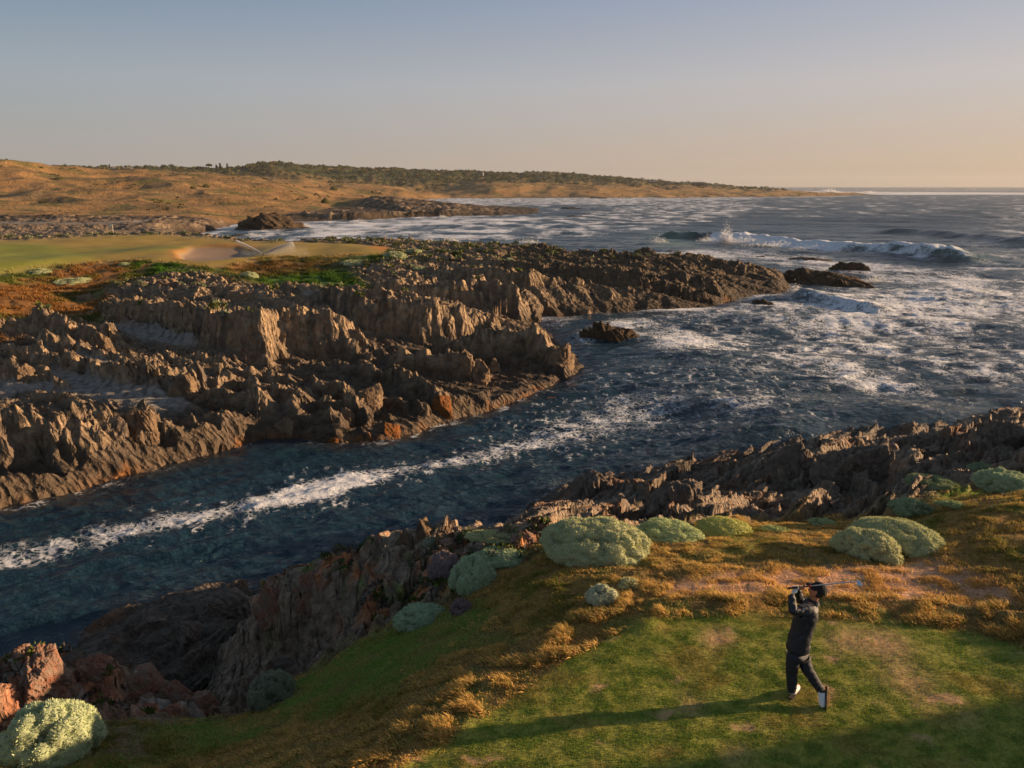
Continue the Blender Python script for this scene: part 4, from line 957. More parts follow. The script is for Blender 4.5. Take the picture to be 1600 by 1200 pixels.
# ------------------------------------------------------------------ grass
rng = np.random.default_rng(5)
cell_area = (RR * RR * 0.0028 * np.gradient(th)[None, :]).astype(np.float32)
def scatter(w, n):
    pw = (w * cell_area).ravel(); pw = np.clip(pw, 0, None).astype(np.float64); cdf = np.cumsum(pw)
    k_ = np.searchsorted(cdf, rng.uniform(0, cdf[-1], n)); i, j = k_ // NT, k_ % NT
    i = np.clip(i, 0, NR - 2); j = np.clip(j, 0, NT - 2)
    fi, fj = rng.uniform(0, 1, n), rng.uniform(0, 1, n)
    def s_(A): return (A[i, j] * (1 - fj) + A[i, j + 1] * fj) * (1 - fi) + (A[i + 1, j] * (1 - fj) + A[i + 1, j + 1] * fj) * fi
    return np.stack([s_(PX), s_(PY), s_(Z)], 1), C_[i, j], (i, j)
def blades(name, pos, col, L, wd, lean, label, spread=.5):
    n = len(pos)
    dirv = rng.normal(0, spread, (n, 3)) + np.asarray(lean) + np.array([0, 0, 1.0]); dirv /= np.linalg.norm(dirv, axis=1)[:, None]
    side = np.cross(dirv, rng.normal(0, 1, (n, 3))); side /= np.linalg.norm(side, axis=1)[:, None]
    L = np.reshape(L, (-1, 1)); wd = np.reshape(wd, (-1, 1))
    mid = pos + dirv * L * .55; d2 = dirv + np.asarray(lean) * .9 - np.array([0, 0, .25]); d2 /= np.linalg.norm(d2, axis=1)[:, None]
    tip = mid + d2 * L * .5
    V = np.stack([pos - side * wd * .5, pos + side * wd * .5, mid + side * wd * .4, mid - side * wd * .4, tip], 1).reshape(-1, 3)
    b0 = np.arange(n)[:, None] * 5
    F = np.concatenate([b0 + [0, 1, 2], b0 + [0, 2, 3], b0 + [3, 2, 4]])
    o = mesh_obj(name, V, F, M_blade, attrs={'Col': np.repeat(np.clip(col, 0, 1), 5, 0)})
    return o
vis = (np.abs(TH) < R(50)) & (RR < 40)
lw_w = lawn * near_f * vis * (1 - .85 * WEAR) * np.clip(11 / RR, .2, 1.2) * (.45 + .55 * sstep(-.25, .2, fbm(GX / .35, GY / .22, 4, 201)))
pos, col, _ = scatter(lw_w, 300000)
n_ = len(pos)
o = blades('lawn_grass', pos, col * rng.uniform(.7, 1.45, (n_, 1)) * np.array([[1.05, 1.05, .9]]), rng.uniform(.008, .024, n_), rng.uniform(.004, .008, n_), (-.15, -.05, 0), '')
tag(o, kind='stuff')
tuss = sstep(-.05, .25, fbm(GX / .55, GY / .40, 4, 431)) 
edge = np.clip(blur2(lawn, 40, 40) * 4 * (1 - blur2(lawn, 40, 40)), 0, 1)
bw_ = g_near * near_f * vis * (1 - lawn) * (1 - .93 * scrape) * (1 - .9 * GREENS)
warm = sstep(-.35, .15, n1 + .6 * edge) 
w1 = bw_ * (.35 + .9 * tuss + 1.0 * edge * tuss) * np.clip(12 / RR, .15, 1.2)
pos, col, (i_, j_) = scatter(w1, 420000); n_ = len(pos)
gold = np.array([c(222, 180, 108)]); green_ = np.array([c(104, 116, 46)]); brown = np.array([c(168, 134, 78)])
wm_ = warm[i_, j_][:, None]; tt_ = tuss[i_, j_][:, None]; r_ = rng.uniform(0, 1, (n_, 1))
bc_ = np.where(r_ < .25 + .5 * tt_, gold, np.where(r_ < .75, brown, green_)) * wm_ + (1 - wm_) * np.where(r_ < .3, brown, green_)
L_ = (.035 + .085 * tt_[:, 0] * (0.5 + .9 * edge[i_, j_])) * rng.uniform(.6, 1.4, n_)
o = blades('bank_grass', pos, bc_ * rng.uniform(.65, 1.35, (n_, 1)), L_, rng.uniform(.005, .010, n_), (-.55, -.12, 0), '')
tag(o, kind='stuff')
w2 = GREENS * g_near * near_f * vis * np.clip(12 / RR, .15, 1.2)
pos, col, _ = scatter(w2, 120000); n_ = len(pos)
gr_ = np.where(rng.uniform(0, 1, (n_, 1)) < .62 - .9 * fbm(pos[:, 0] / .9, pos[:, 1] / .6, 4, 461)[:, None], c(134, 160, 74)[None], c(172, 154, 96)[None])
o = blades('green_ground_cover', pos, gr_ * rng.uniform(.6, 1.4, (n_, 1)), rng.uniform(.02, .06, n_), rng.uniform(.008, .016, n_), (0, 0, 0), '', .8)
tag(o, kind='stuff')
w3 = scrape * near_f * vis * sstep(.0, .3, fbm(GX / .5, GY / .4, 4, 441))
pos, col, _ = scatter(w3, 14000); n_ = len(pos)
o = blades('sparse_dry_grass', pos, gold * rng.uniform(.6, 1.2, (n_, 1)), rng.uniform(.03, .09, n_), rng.uniform(.005, .009, n_), (-.5, -.1, 0), '')
tag(o, kind='stuff')
# far turf clumps and scrub
w4 = (fgrass * (1 - green) * (1 - bunker)) * (np.abs(TH) < R(45)) * np.clip(70 / RR, .2, 1.4) * sstep(-.1, .3, n1)
pos, col, _ = scatter(w4, 60000); n_ = len(pos)
o = blades('coastal_grass', pos, col * rng.uniform(.6, 1.5, (n_, 1)), rng.uniform(.15, .4, n_), rng.uniform(.05, .10, n_), (-.4, -.1, 0), '')
tag(o, kind='stuff')
def clumps(name, w, n, size, cols, seed):
    """low scrub: many leaf clumps, each a little dome of leaves"""
    pos, col, _ = scatter(w, n); r2 = np.random.default_rng(seed)
    m_ = 26
    sz = size * r2.uniform(.5, 1.5, n)
    d_ = r2.normal(0, 1, (n, m_, 3)); d_[..., 2] = np.abs(d_[..., 2]); d_ /= np.linalg.norm(d_, axis=2)[..., None]
    q = pos[:, None] + d_ * sz[:, None, None] * np.array([1, 1, .75]) * r2.uniform(.7, 1.05, (n, m_, 1))
    cc = np.asarray(cols)[r2.integers(0, len(cols), n)]
    cc = np.repeat(cc, m_, 0) * r2.uniform(.6, 1.35, (n * m_, 1))
    V, K = sprigs(q.reshape(-1, 3), d_.reshape(-1, 3), 1.0, cc, r2, .1, .9)
    L = np.repeat(np.repeat(sz, m_), 3)[:, None] * .75
    ctr = np.repeat(q.reshape(-1, 3), 3, 0); V = ctr + (V - ctr) * L
    o = mesh_obj(name, V, np.arange(len(V)).reshape(-1, 3), M_scrub, attrs={'Col': np.clip(K, 0, 1)})
    tag(o, kind='stuff'); return o
sw = scrub_far * dune * (np.abs(TH) < R(44)) * sstep(-.35, .0, fbm(GX / 35, GY / 60, 4, 175) * -1 + .1)
clumps('coastal_scrub', sw, 20000, 2.3, [c(66, 70, 36), c(84, 82, 44), c(54, 62, 34), c(98, 88, 48)], 61)
ds = dune * (1 - scrub_far) * (np.abs(TH) < R(44)) * sstep(.18, .34, fbm(GX / 40, GY / 40, 4, 451)) * (RR < 1500)
clumps('dune_scrub', ds, 800, .8, [c(78, 76, 38), c(110, 90, 48), c(62, 66, 36)], 62)
clumps('low_salt_scrub', (rock * (np.abs(TH) < R(44)) * sstep(4.6, 5.4, Z) * (1 - near_f) * sstep(.1, .3, n1) * (RR < 200)), 900, .35, [c(96, 100, 66), c(84, 92, 44), c(120, 122, 96)], 63)
clumps('promontory_scrub', prom * rock * near_f * sstep(4.8, 5.6, Z) * sstep(.0, .2, n1), 700, .10, [c(76, 88, 36), c(96, 88, 80), c(84, 92, 60)], 64)
# ------------------------------------------------------------------ plain materials
def pm(name, col, rough=.7, metal=0.0, noise=0.0, sc=8, bump=0.0):
    m, t, b = nt_new(name)
    b.inputs['Base Color'].default_value = (*c(*col), 1); b.inputs['Roughness'].default_value = rough; b.inputs['Metallic'].default_value = metal
    if noise or bump:
        tc = N(t, 'ShaderNodeTexCoord'); n_ = N(t, 'ShaderNodeTexNoise', Scale=sc, Detail=5); t.links.new(tc.outputs['Object'], n_.inputs['Vector'])
        if noise:
            mr = N(t, 'ShaderNodeMapRange'); mr.inputs[3].default_value = 1 - noise; mr.inputs[4].default_value = 1 + noise; t.links.new(n_.outputs[0], mr.inputs[0])
            mx = N(t, 'ShaderNodeMix', data_type='RGBA', blend_type='MULTIPLY'); mx.inputs[0].default_value = 1; mx.inputs[6].default_value = (*c(*col), 1)
            t.links.new(mr.outputs[0], mx.inputs[7]); t.links.new(mx.outputs[2], b.inputs['Base Color'])
        if bump:
            bp_ = N(t, 'ShaderNodeBump', Strength=bump, Distance=.02); t.links.new(n_.outputs[0], bp_.inputs['Height']); t.links.new(bp_.outputs[0], b.inputs['Normal'])
    return m
M_jacket = pm('navy_rain_jacket', (30, 33, 42), .62, 0, .2, 14, .6)
M_trous = pm('navy_trousers', (27, 30, 40), .75, 0, .2, 14, .5)
M_skin = pm('skin', (186, 124, 92), .55, 0, .08, 20)
M_cap = pm('black_knit', (26, 25, 27), .95, 0, .2, 40, .6)
M_white = pm('white_leather', (216, 214, 208), .5, 0, .06, 20)
M_sole = pm('dark_sole', (58, 46, 40), .8)
M_steel = pm('brushed_steel', (190, 190, 195), .3, 1.0)
M_grip = pm('club_grip', (40, 38, 38), .8)
M_red = pm('red_band', (190, 40, 30), .6)
M_logo = pm('logo_print', (200, 200, 200), .6)
M_logor = pm('logo_red', (150, 50, 45), .6)
M_wall = pm('painted_wall', (196, 186, 170), .8)
M_wall2 = pm('brown_timber_wall', (84, 70, 58), .8)
M_roof = pm('grey_roof', (110, 106, 104), .7)
M_glass = pm('dark_window_glass', (30, 34, 38), .15)
M_bark = pm('bark', (74, 62, 50), .9)
M_flag = pm('pale_flag_cloth', (196, 206, 190), .8)
M_dark = pm('dark_cloth', (40, 42, 48), .8)

def skin(name, pts, edges, mat, parent, levels=2, root=0, smooth=True):
    """a limb or body grown over a connected skeleton: pts = [(xyz, r or (rx, ry))]"""
    me = bpy.data.meshes.new(name)
    me.from_pydata([p[0] for p in pts], edges, [])
    me.update()
    o = bpy.data.objects.new(name, me); COL.objects.link(o)
    md = o.modifiers.new('Skin', 'SKIN'); md.use_smooth_shade = True; md.branch_smoothing = .6
    if not me.skin_vertices: pass
    for i, p in enumerate(pts):
        r = p[1] if isinstance(p[1], tuple) else (p[1], p[1])
        me.skin_vertices[0].data[i].radius = r
        me.skin_vertices[0].data[i].use_root = (i == root)
    sb = o.modifiers.new('Sub', 'SUBSURF'); sb.levels = levels; sb.render_levels = levels
    dg = bpy.context.evaluated_depsgraph_get()
    m2 = bpy.data.meshes.new_from_object(o.evaluated_get(dg)); m2.name = name
    o.modifiers.clear(); o.data = m2
    m2.materials.clear(); m2.materials.append(mat)
    for p in m2.polygons: p.use_smooth = True
    if parent is not None: o.parent = parent
    return o
def tube(name, pts, rad, mat, parent=None, seg=12, caps=True):
    """tapered tube along points"""
    pts = [Vector(p) for p in pts]; V = []; F = []
    rad = rad if isinstance(rad, (list, tuple)) else [rad] * len(pts)
    for i, p in enumerate(pts):
        d_ = (pts[min(i + 1, len(pts) - 1)] - pts[max(i - 1, 0)]).normalized()
        a = d_.orthogonal().normalized() if i == 0 else (a - d_ * a.dot(d_)).normalized()
        b_ = d_.cross(a)
        for k_ in range(seg):
            an = 2 * math.pi * k_ / seg; V.append(p + (a * math.cos(an) + b_ * math.sin(an)) * rad[i])
    for i in range(len(pts) - 1):
        for k_ in range(seg): F.append((i * seg + k_, i * seg + (k_ + 1) % seg, (i + 1) * seg + (k_ + 1) % seg, (i + 1) * seg + k_))
    if caps: F.append(tuple(range(seg))[::-1]); F.append(tuple((len(pts) - 1) * seg + k_ for k_ in range(seg)))
    me = bpy.data.meshes.new(name); me.from_pydata([tuple(v) for v in V], [], F); me.materials.append(mat)
    for p in me.polygons: p.use_smooth = len(p.vertices) == 4
    o = bpy.data.objects.new(name, me); COL.objects.link(o)
    if parent is not None: o.parent = parent
    return o
def empty(name, loc, label, cat, group=None, rz=0):
    o = bpy.data.objects.new(name, None); COL.objects.link(o); o.location = loc; o.rotation_euler = (0, 0, rz); o.empty_display_size = .2
    return tag(o, label, cat, group)
def pyobj(name, V, F, mat, parent=None, smooth=False, bevel=0):
    bm = bmesh.new(); vs = [bm.verts.new(v) for v in V]
    for f in F: bm.faces.new([vs[i] for i in f])
    bmesh.ops.recalc_face_normals(bm, faces=bm.faces)
    if bevel: bmesh.ops.bevel(bm, geom=list(bm.edges), offset=bevel, segments=2, affect='EDGES')
    me = bpy.data.meshes.new(name); bm.to_mesh(me); bm.free(); me.materials.append(mat)
    for p in me.polygons: p.use_smooth = smooth
    o = bpy.data.objects.new(name, me); COL.objects.link(o)
    if parent is not None: o.parent = parent
    return o
def box(name, x0, x1, y0, y1, z0, z1, mat, parent=None, bevel=0):
    V = [(x, y, z) for x in (x0, x1) for y in (y0, y1) for z in (z0, z1)]
    return pyobj(name, V, [(0, 1, 3, 2), (4, 6, 7, 5), (0, 4, 5, 1), (2, 3, 7, 6), (0, 2, 6, 4), (1, 5, 7, 3)], mat, parent, bevel=bevel)

# ------------------------------------------------------------------ the golfer, follow through, left side towards the camera
def J(u, v, y):
    a, b = (u - 800) / FPX, (600 - v) / FPX
    t = y / (CP + b * SP); return Vector((a * t, y, CAM_H + t * (-SP + b * CP)))
G0 = Vector((4.02, 8.42, gz(4.02, 8.42) + .005))
person = empty('person', G0, 'golfer in dark jacket, trousers and cap holding a finished swing on the lawn', 'person')
def L(v_): return v_ - G0
heelL, toeL = J(1236, 1089, 8.33), J(1247, 1080, 8.56)
gl = G0.z
for q in (heelL, toeL): q.z = gl + .03
ankL = J(1238, 1077, 8.38); ankL.z = gl + .10
kneeL = J(1237, 1050, 8.42); hipL = J(1240, 1021, 8.38)
ankR = J(1283, 1080, 8.30); kneeR = J(1261, 1046, 8.38); hipR = J(1254, 1020, 8.52)
toeR = J(1287, 1103, 8.16); toeR.z = gl + .03
pel = J(1247, 1014, 8.46); waist = J(1249, 996, 8.46); chest = J(1257, 970, 8.47); uch = J(1263, 952, 8.49); neck = J(1271, 939, 8.50); head = J(1277, 924, 8.48)
shL = J(1259, 953, 8.28); shR = J(1268, 945, 8.70)
elL = J(1238, 956, 8.22); wrL = J(1237, 927, 8.36); haL = J(1238, 918, 8.40)
elR = J(1250, 938, 8.78); wrR = J(1245, 920, 8.52); haR = J(1244, 915, 8.46)
dd_ = lambda a, b_: round((a - b_).length, 2)
print('BODY', 'shinL', dd_(ankL, kneeL), 'thighL', dd_(kneeL, hipL), 'shinR', dd_(ankR, kneeR), 'thighR', dd_(kneeR, hipR), 'torso', dd_(pel, neck), 'uarmL', dd_(shL, elL), 'farmL', dd_(elL, wrL), 'uarmR', dd_(shR, elR), 'farmR', dd_(elR, wrR), 'shoulders', dd_(shL, shR), 'headz', round(head.z - gl, 2), 'ankRz', round(ankR.z - gl, 2), 'hipz', round(hipL.z - gl, 2))
bp_ = [(L(pel), (.08, .07)), (L(waist), .10), (L(chest), (.12, .10)), (L(uch), (.09, .08)), (L(neck), .052), (L(head), .062), (L(shL), .030), (L(elL), .030), (L(wrL), .028), (L(shR), .030), (L(elR), .040), (L(wrR), .028),
       (L(hipL), .065), (L(kneeL), .055), (L(ankL), .038), (L(hipR), .065), (L(kneeR), .055), (L(ankR), .038), (L(toeL), .026), (L(toeR), .024)]
body = skin('body', bp_, [(0, 1), (1, 2), (2, 3), (3, 4), (4, 5), (3, 6), (6, 7), (7, 8), (3, 9), (9, 10), (10, 11), (0, 12), (12, 13), (13, 14), (0, 15), (15, 16), (16, 17), (14, 18), (17, 19)], M_skin, person)
# head with face, turned towards the flight of the ball
fw = Vector((-.93, .22, .28)).normalized(); upv = (Vector((.10, -.04, 1)) - fw * Vector((.10, -.04, 1)).dot(fw)).normalized(); sd_ = fw.cross(upv)
D, F = ico(5)
hx, hy, hz_ = D[:, 0], D[:, 1], D[:, 2]            # x front, y side, z up
r = np.ones(len(D))
co = np.stack([hx * .098, hy * .075, hz_ * .118], 1)
jaw = sstep(.1, -1, hz_); co[:, 1] *= 1 - .28 * jaw; co[:, 0] *= 1 - .10 * jaw
g2 = lambda y0, z0, sy, sz: np.exp(-((hy - y0) / sy) ** 2 - ((hz_ - z0) / sz) ** 2) * (hx > 0)
co[:, 0] += .024 * g2(0, -.18, .16, .16) + .010 * g2(0, .02, .10, .2) + .008 * g2(0, -.50, .25, .09) + .012 * g2(0, -.82, .25, .16) + .006 * g2(0, .25, .5, .10)
co[:, 0] -= .010 * (g2(.33, .05, .18, .12) + g2(-.33, .05, .18, .12)) + .004 * g2(0, -.60, .25, .04)
for s_ in (1, -1):
    ear = np.exp(-((hx + .02) / .16) ** 2 - ((hz_ + .02) / .22) ** 2) * (hy * s_ > .8); co[:, 1] += s_ * .014 * ear
Rm = np.array([list(fw), list(sd_), list(upv)])
hc = np.array(L(head))
hd = mesh_obj('head', co @ Rm + hc, F, M_skin, person, smooth=True)
# join head into the body so that it stays one figure
bmj = bmesh.new(); bmj.from_mesh(body.data); bmj.from_mesh(hd.data); bmj.to_mesh(body.data); bmj.free(); bpy.data.objects.remove(hd)
for p in body.data.polygons: p.use_smooth = True
M_eye = pm('eye', (30, 24, 20), .3); M_hair = pm('dark_hair', (44, 34, 28), .9)
for s_ in (1, -1):
    e = np.array(D * .009) + (np.array([.083, s_ * .027, .006]) @ Rm) + hc
    mesh_obj('eye', e, F, M_eye, person, smooth=True)
hr = co.copy() * np.array([1.04, 1.06, 1.0]); m_ = (hx < .25) & (hz_ > -.55)
Fh = F[m_[F].all(1)]; used = np.unique(Fh); ix = -np.ones(len(D), int); ix[used] = np.arange(len(used))
mesh_obj('hair', hr[used] @ Rm + hc, ix[Fh], M_hair, person, smooth=True)
cpv = co * np.array([1.13, 1.16, 1.10]) + np.array([-.006, 0, .008]); m_ = hz_ > (.12 + .28 * hx)
Fc = F[m_[F].all(1)]; used = np.unique(Fc); ix = -np.ones(len(D), int); ix[used] = np.arange(len(used))
cap = mesh_obj('cap', cpv[used] @ Rm + hc, ix[Fc], M_cap, person, smooth=True)
so = cap.modifiers.new('thick', 'SOLIDIFY'); so.thickness = .006
bV = []; bF = []
for i in range(9):
    an = (i / 8 - .5) * 2.2
    for k_, (rr_, zz) in enumerate(((.100, .050), (.175 - .03 * abs(math.sin(an)), .036))):
        for th_ in (0, .006): bV.append(tuple(np.array([math.cos(an) * rr_, math.sin(an) * rr_ * .8, zz - th_ + .012]) @ Rm + hc))
for i in range(8):
    a = i * 4
    bF += [(a, a + 2, a + 6, a + 4), (a + 1, a + 5, a + 7, a + 3), (a + 2, a + 3, a + 7, a + 6)]
pyobj('cap_brim', bV, bF, M_cap, cap, smooth=True)
# jacket
lean_ = Vector((0, 0, 0))
jk = [(L(pel) + Vector((0, 0, -.06)), (.175, .15)), (L(pel) + Vector((0, 0, .06)), (.165, .14)), (L(waist), (.155, .135)), (L(chest), (.175, .15)), (L(uch), (.150, .125)), (L(neck) + Vector((-.0, 0, -.02)), .075),
      (L(shL), .088), ((L(shL) + L(elL)) / 2, .070), (L(elL), .062), ((L(elL) + L(wrL)) / 2, .052), (L(wrL) + Vector((0, 0, -.015)), .042),
      (L(shR), .085), ((L(shR) + L(elR)) / 2, .070), (L(elR), .062), ((L(elR) + L(wrR)) / 2, .052), (L(wrR), .042)]
jacket = skin('jacket', jk, [(0, 1), (1, 2), (2, 3), (3, 4), (4, 5), (4, 6), (6, 7), (7, 8), (8, 9), (9, 10), (4, 11), (11, 12), (12, 13), (13, 14), (14, 15)], M_jacket, person, 3)
me = jacket.data; nv = len(me.vertices); cov = np.empty(nv * 3, np.float32); me.vertices.foreach_get('co', cov); cov = cov.reshape(-1, 3)
nor = np.empty(nv * 3, np.float32); me.vertices.foreach_get('normal', nor); nor = nor.reshape(-1, 3)
dgl = (cov[:, 2] * 1.0 - cov[:, 0] * .8 + cov[:, 1] * .3)       # creases fan out from the twisted waist
fold = (1 - 2 * np.abs(perlin(dgl * 11, cov[:, 0] * 3 + cov[:, 1] * 3, 12))) * .010 + fbm(cov[:, 2] * 16 + cov[:, 0] * 8, cov[:, 1] * 14 + cov[:, 0] * 9, 3, 13) * .010
cov += nor * fold[:, None]; me.vertices.foreach_set('co', cov.ravel()); me.update()
tube('collar', [L(neck) + Vector((.0, 0, -.045)), L(neck) + Vector((0, 0, .0)), L(neck) + Vector((.004, 0, .035))], [.085, .070, .066], M_jacket, jacket, 16, False)
tube('hem', [L(pel) + Vector((0, 0, -.125)), L(pel) + Vector((0, 0, -.09))], [.150, .158], M_jacket, jacket, 24, False)
# trousers
tr_ = [(L(pel) + Vector((.01, 0, -.05)), (.125, .11)), (L(hipL) + Vector((.01, 0, -.07)), .098), ((L(hipL) + L(kneeL)) / 2 + Vector((0, 0, -.02)), .094), (L(kneeL), .078), ((L(kneeL) + L(ankL)) / 2, .070), (L(ankL) + Vector((0, 0, -.045)), .062),
       (L(hipR) + Vector((0, 0, -.05)), .108), ((L(hipR) + L(kneeR)) / 2, .094), (L(kneeR), .078), ((L(kneeR) + L(ankR)) / 2, .068), (L(ankR) + (L(kneeR) - L(ankR)).normalized() * -.04, .060)]
trous = skin('trousers', tr_, [(0, 1), (1, 2), (2, 3), (3, 4), (4, 5), (0, 6), (6, 7), (7, 8), (8, 9), (9, 10)], M_trous, person, 3)
me = trous.data; nv = len(me.vertices); cov = np.empty(nv * 3, np.float32); me.vertices.foreach_get('co', cov); cov = cov.reshape(-1, 3)
nor = np.empty(nv * 3, np.float32); me.vertices.foreach_get('normal', nor); nor = nor.reshape(-1, 3)
fold = (1 - 2 * np.abs(perlin(cov[:, 2] * 12 + cov[:, 1] * 5, cov[:, 0] * 4, 22))) * .008
cov += nor * fold[:, None]; me.vertices.foreach_set('co', cov.ravel()); me.update()
# shoes
def shoe(heel, toe, ank, up_, name='shoe'):
    d_ = (toe - heel).normalized(); u_ = Vector(up_); u_ = (u_ - d_ * u_.dot(d_)).normalized(); s_ = d_.cross(u_)
    h0 = heel - G0; Ln = .29
    o = skin(name, [(h0 + d_ * -.01 + u_ * .035, (.056, .056)), (h0 + d_ * .10 + u_ * .035, (.056, .06)), (h0 + d_ * .19 + u_ * .022, (.064, .046)), (h0 + d_ * .28 + u_ * .012, (.052, .034)), (ank - G0, .056)], [(0, 1), (1, 2), (2, 3), (1, 4)], M_white, person, 3, root=1)
    V = []; 
    for t_, w_ in ((-.02, .028), (.03, .040), (.10, .036), (.18, .048), (.26, .044), (.31, .022)):
        for sg in (-1, 1):
            for zz in (-.030, -.012): V.append(h0 + d_ * t_ + s_ * sg * w_ + u_ * zz)
    Fq = []
    for i in range(5):
        a = i * 4
        Fq += [(a, a + 4, a + 5, a + 1), (a + 2, a + 3, a + 7, a + 6), (a, a + 2, a + 6, a + 4), (a + 1, a + 5, a + 7, a + 3)]
    Fq += [(0, 1, 3, 2), (20, 22, 23, 21)]
    pyobj('sole', V, Fq, M_sole, o, smooth=False)
    return o
shoe(heelL + Vector((0, 0, .0)), toeL, ankL, (0, 0, 1))
hR = toeR + (ankR - toeR).normalized() * .24 + Vector((.05, -.02, -.0))
shoe(hR, toeR + Vector((0, 0, .02)), ankR, (-.85, .42, .1))
# hands closed on the grip
clubA, clubB = J(1234, 919, 8.38), J(1342, 908, 8.10)
cd = (clubB - clubA).normalized()
def hand(wr, ctr, name, mat, flip):
    """palm, four curled fingers and a thumb wrapped round the grip"""
    w_ = (wr - ctr); w_ = (w_ - cd * w_.dot(cd)).normalized(); n_ = cd.cross(w_).normalized() * flip
    c0 = ctr - G0
    pts = [(wr - G0, .027), (c0 + w_ * .045 + n_ * .01, (.036, .024)), (c0 + w_ * .015 + n_ * .022, (.038, .020))]; ed = [(0, 1), (1, 2)]
    o = skin(name, pts, ed, mat, person if mat is M_white else person, 2, root=0)
    for k_ in range(4):
        off = cd * ((k_ - 1.5) * .019); ln_ = (.95, 1.05, 1.0, .8)[k_]
        ang = [0.3, 1.2, 2.3, 3.4]
        pts = [(c0 + off + (w_ * math.cos(a_ * ln_) * .024 + n_ * math.sin(a_ * ln_) * .026), .0098 - .0012 * q_) for q_, a_ in enumerate(ang)]
        skin('finger', pts, [(0, 1), (1, 2), (2, 3)], mat, o, 2)
    pts = [(c0 + w_ * .03 - n_ * .004 + cd * .024, .012), (c0 + w_ * .008 - n_ * .022 + cd * .036, .0105), (c0 - w_ * .014 - n_ * .018 + cd * .044, .009)]
    skin('thumb', pts, [(0, 1), (1, 2)], mat, o, 2)
    return o
hl_ = clubA + cd * .07; hr_ = clubA + cd * .155
hand(wrL, hl_, 'glove', M_white, 1); hand(wrR, hr_, 'hand', M_skin, -1)
# logos: chest and sleeve marks
def patch(name, ctr, n_, w_, h_, mat, par):
    n_ = n_.normalized(); a = n_.orthogonal(); s_ = Vector((0, 0, 1)).cross(n_).normalized(); u_ = n_.cross(s_)
    pyobj(name, [ctr - s_ * w_ - u_ * h_, ctr + s_ * w_ - u_ * h_, ctr + s_ * w_ + u_ * h_, ctr - s_ * w_ + u_ * h_], [(0, 1, 2, 3)], mat, par)
toc = (Vector((0, 0, CAM_H)) - shL).normalized()
mid_ = (shL + elL) / 2
patch('sleeve_logo', L(J(1256, 951.5, 8.28)) + toc * .088, toc, .012, .006, M_logo, jacket)
patch('chest_logo', L(J(1250, 951, 8.28)) + toc * .080, toc + Vector((-.6, 0, 0)), .012, .014, M_logor, jacket)
# club
club = empty('golf_club', clubA, 'steel golf club swung back over the shoulder of the golfer', 'golf club')
def LC(v_): return v_ - clubA
tube('grip', [LC(clubA - cd * .03), LC(clubA + cd * .24)], [.014, .010], M_grip, club)
tube('band', [LC(clubA + cd * .24), LC(clubA + cd * .262)], [.0125, .0115], M_red, club)
tube('shaft', [LC(clubA + cd * .26), LC(clubB)], [.0085, .0065], M_steel, club)
e1 = clubB - clubA; dn_ = Vector((.15, -.55, -.8)); dn_ = (dn_ - cd * dn_.dot(cd)).normalized(); fn_ = cd.cross(dn_)
V = [e1 - cd * .03 - dn_ * .01, e1 + cd * .015 - dn_ * .012, e1 + cd * .03 + dn_ * .06, e1 - cd * .03 + dn_ * .05]
V = [v_ + fn_ * .012 for v_ in V] + [v_ - fn_ * .010 for v_ in V]
pyobj('club_head', V, [(0, 1, 2, 3), (4, 7, 6, 5), (0, 4, 5, 1), (1, 5, 6, 2), (2, 6, 7, 3), (3, 7, 4, 0)], M_steel, club, bevel=.003)

# ------------------------------------------------------------------ flag on the green
fp = hit(178, 371); fk = depth(fp) / FPX
fl = empty('golf_flag', fp, 'flagstick with a pale flag standing in the putting green', 'flag')
tube('pole', [(0, 0, -.1), (0, 0, 2.25)], [.03, .022], M_white, fl, 8)
tube('pole_band', [(0, 0, .35), (0, 0, .75)], [.032, .031], M_dark, fl, 8)
V = []; nF = []
for i in range(9):
    t_ = i / 8
    for z0 in (2.2, 1.75):
        V.append((-.02 - .62 * t_, .06 * math.sin(t_ * 6), z0 - .12 * t_ * (1 if z0 > 2 else .6)))
for i in range(8): nF.append((2 * i, 2 * i + 1, 2 * i + 3, 2 * i + 2))
o = pyobj('flag_cloth', V, nF, M_flag, fl, smooth=True); o.modifiers.new('t', 'SOLIDIFY').thickness = .01
# ------------------------------------------------------------------ sprinkler with two jets and drifting spray
m, t, b = nt_new('water_spray'); M_spray = m
b.inputs['Base Color'].default_value = (.9, .9, .92, 1); b.inputs['Roughness'].default_value = .6
tb = N(t, 'ShaderNodeBsdfTransparent'); tl = N(t, 'ShaderNodeBsdfTranslucent'); tl.inputs[0].default_value = (.9, .9, .92, 1)
m1 = N(t, 'ShaderNodeMixShader'); m1.inputs[0].default_value = .5; t.links.new(b.outputs[0], m1.inputs[1]); t.links.new(tl.outputs[0], m1.inputs[2])
m2 = N(t, 'ShaderNodeMixShader'); m2.inputs[0].default_value = .55; t.links.new(tb.outputs[0], m2.inputs[1]); t.links.new(m1.outputs[0], m2.inputs[2]); t.links.new(m2.outputs[0], t.nodes['Material Output'].inputs[0])
def droplets(name, pos, size, parent=None, mat=None):
    n = len(pos); r2 = np.random.default_rng(77)
    tet = np.array([(1, 1, 1), (1, -1, -1), (-1, 1, -1), (-1, -1, 1)], float) / 1.7
    q = r2.normal(0, 1, (n, 3, 3)); q, _ = np.linalg.qr(q)
    V = np.einsum('ij,njk->nik', tet, q) * np.reshape(size, (-1, 1, 1)) + pos[:, None]
    b0 = np.arange(n)[:, None] * 4
    F = np.concatenate([b0 + [0, 1, 2], b0 + [0, 2, 3], b0 + [0, 3, 1], b0 + [1, 3, 2]])
    return mesh_obj(name, V.reshape(-1, 3), F, mat or M_spray, parent)
sp0 = Vector(hit(411, 399)); spk = depth(sp0) / FPX
spr = empty('lawn_sprinkler', sp0, 'sprinkler on the green throwing two white jets of water', 'sprinkler')
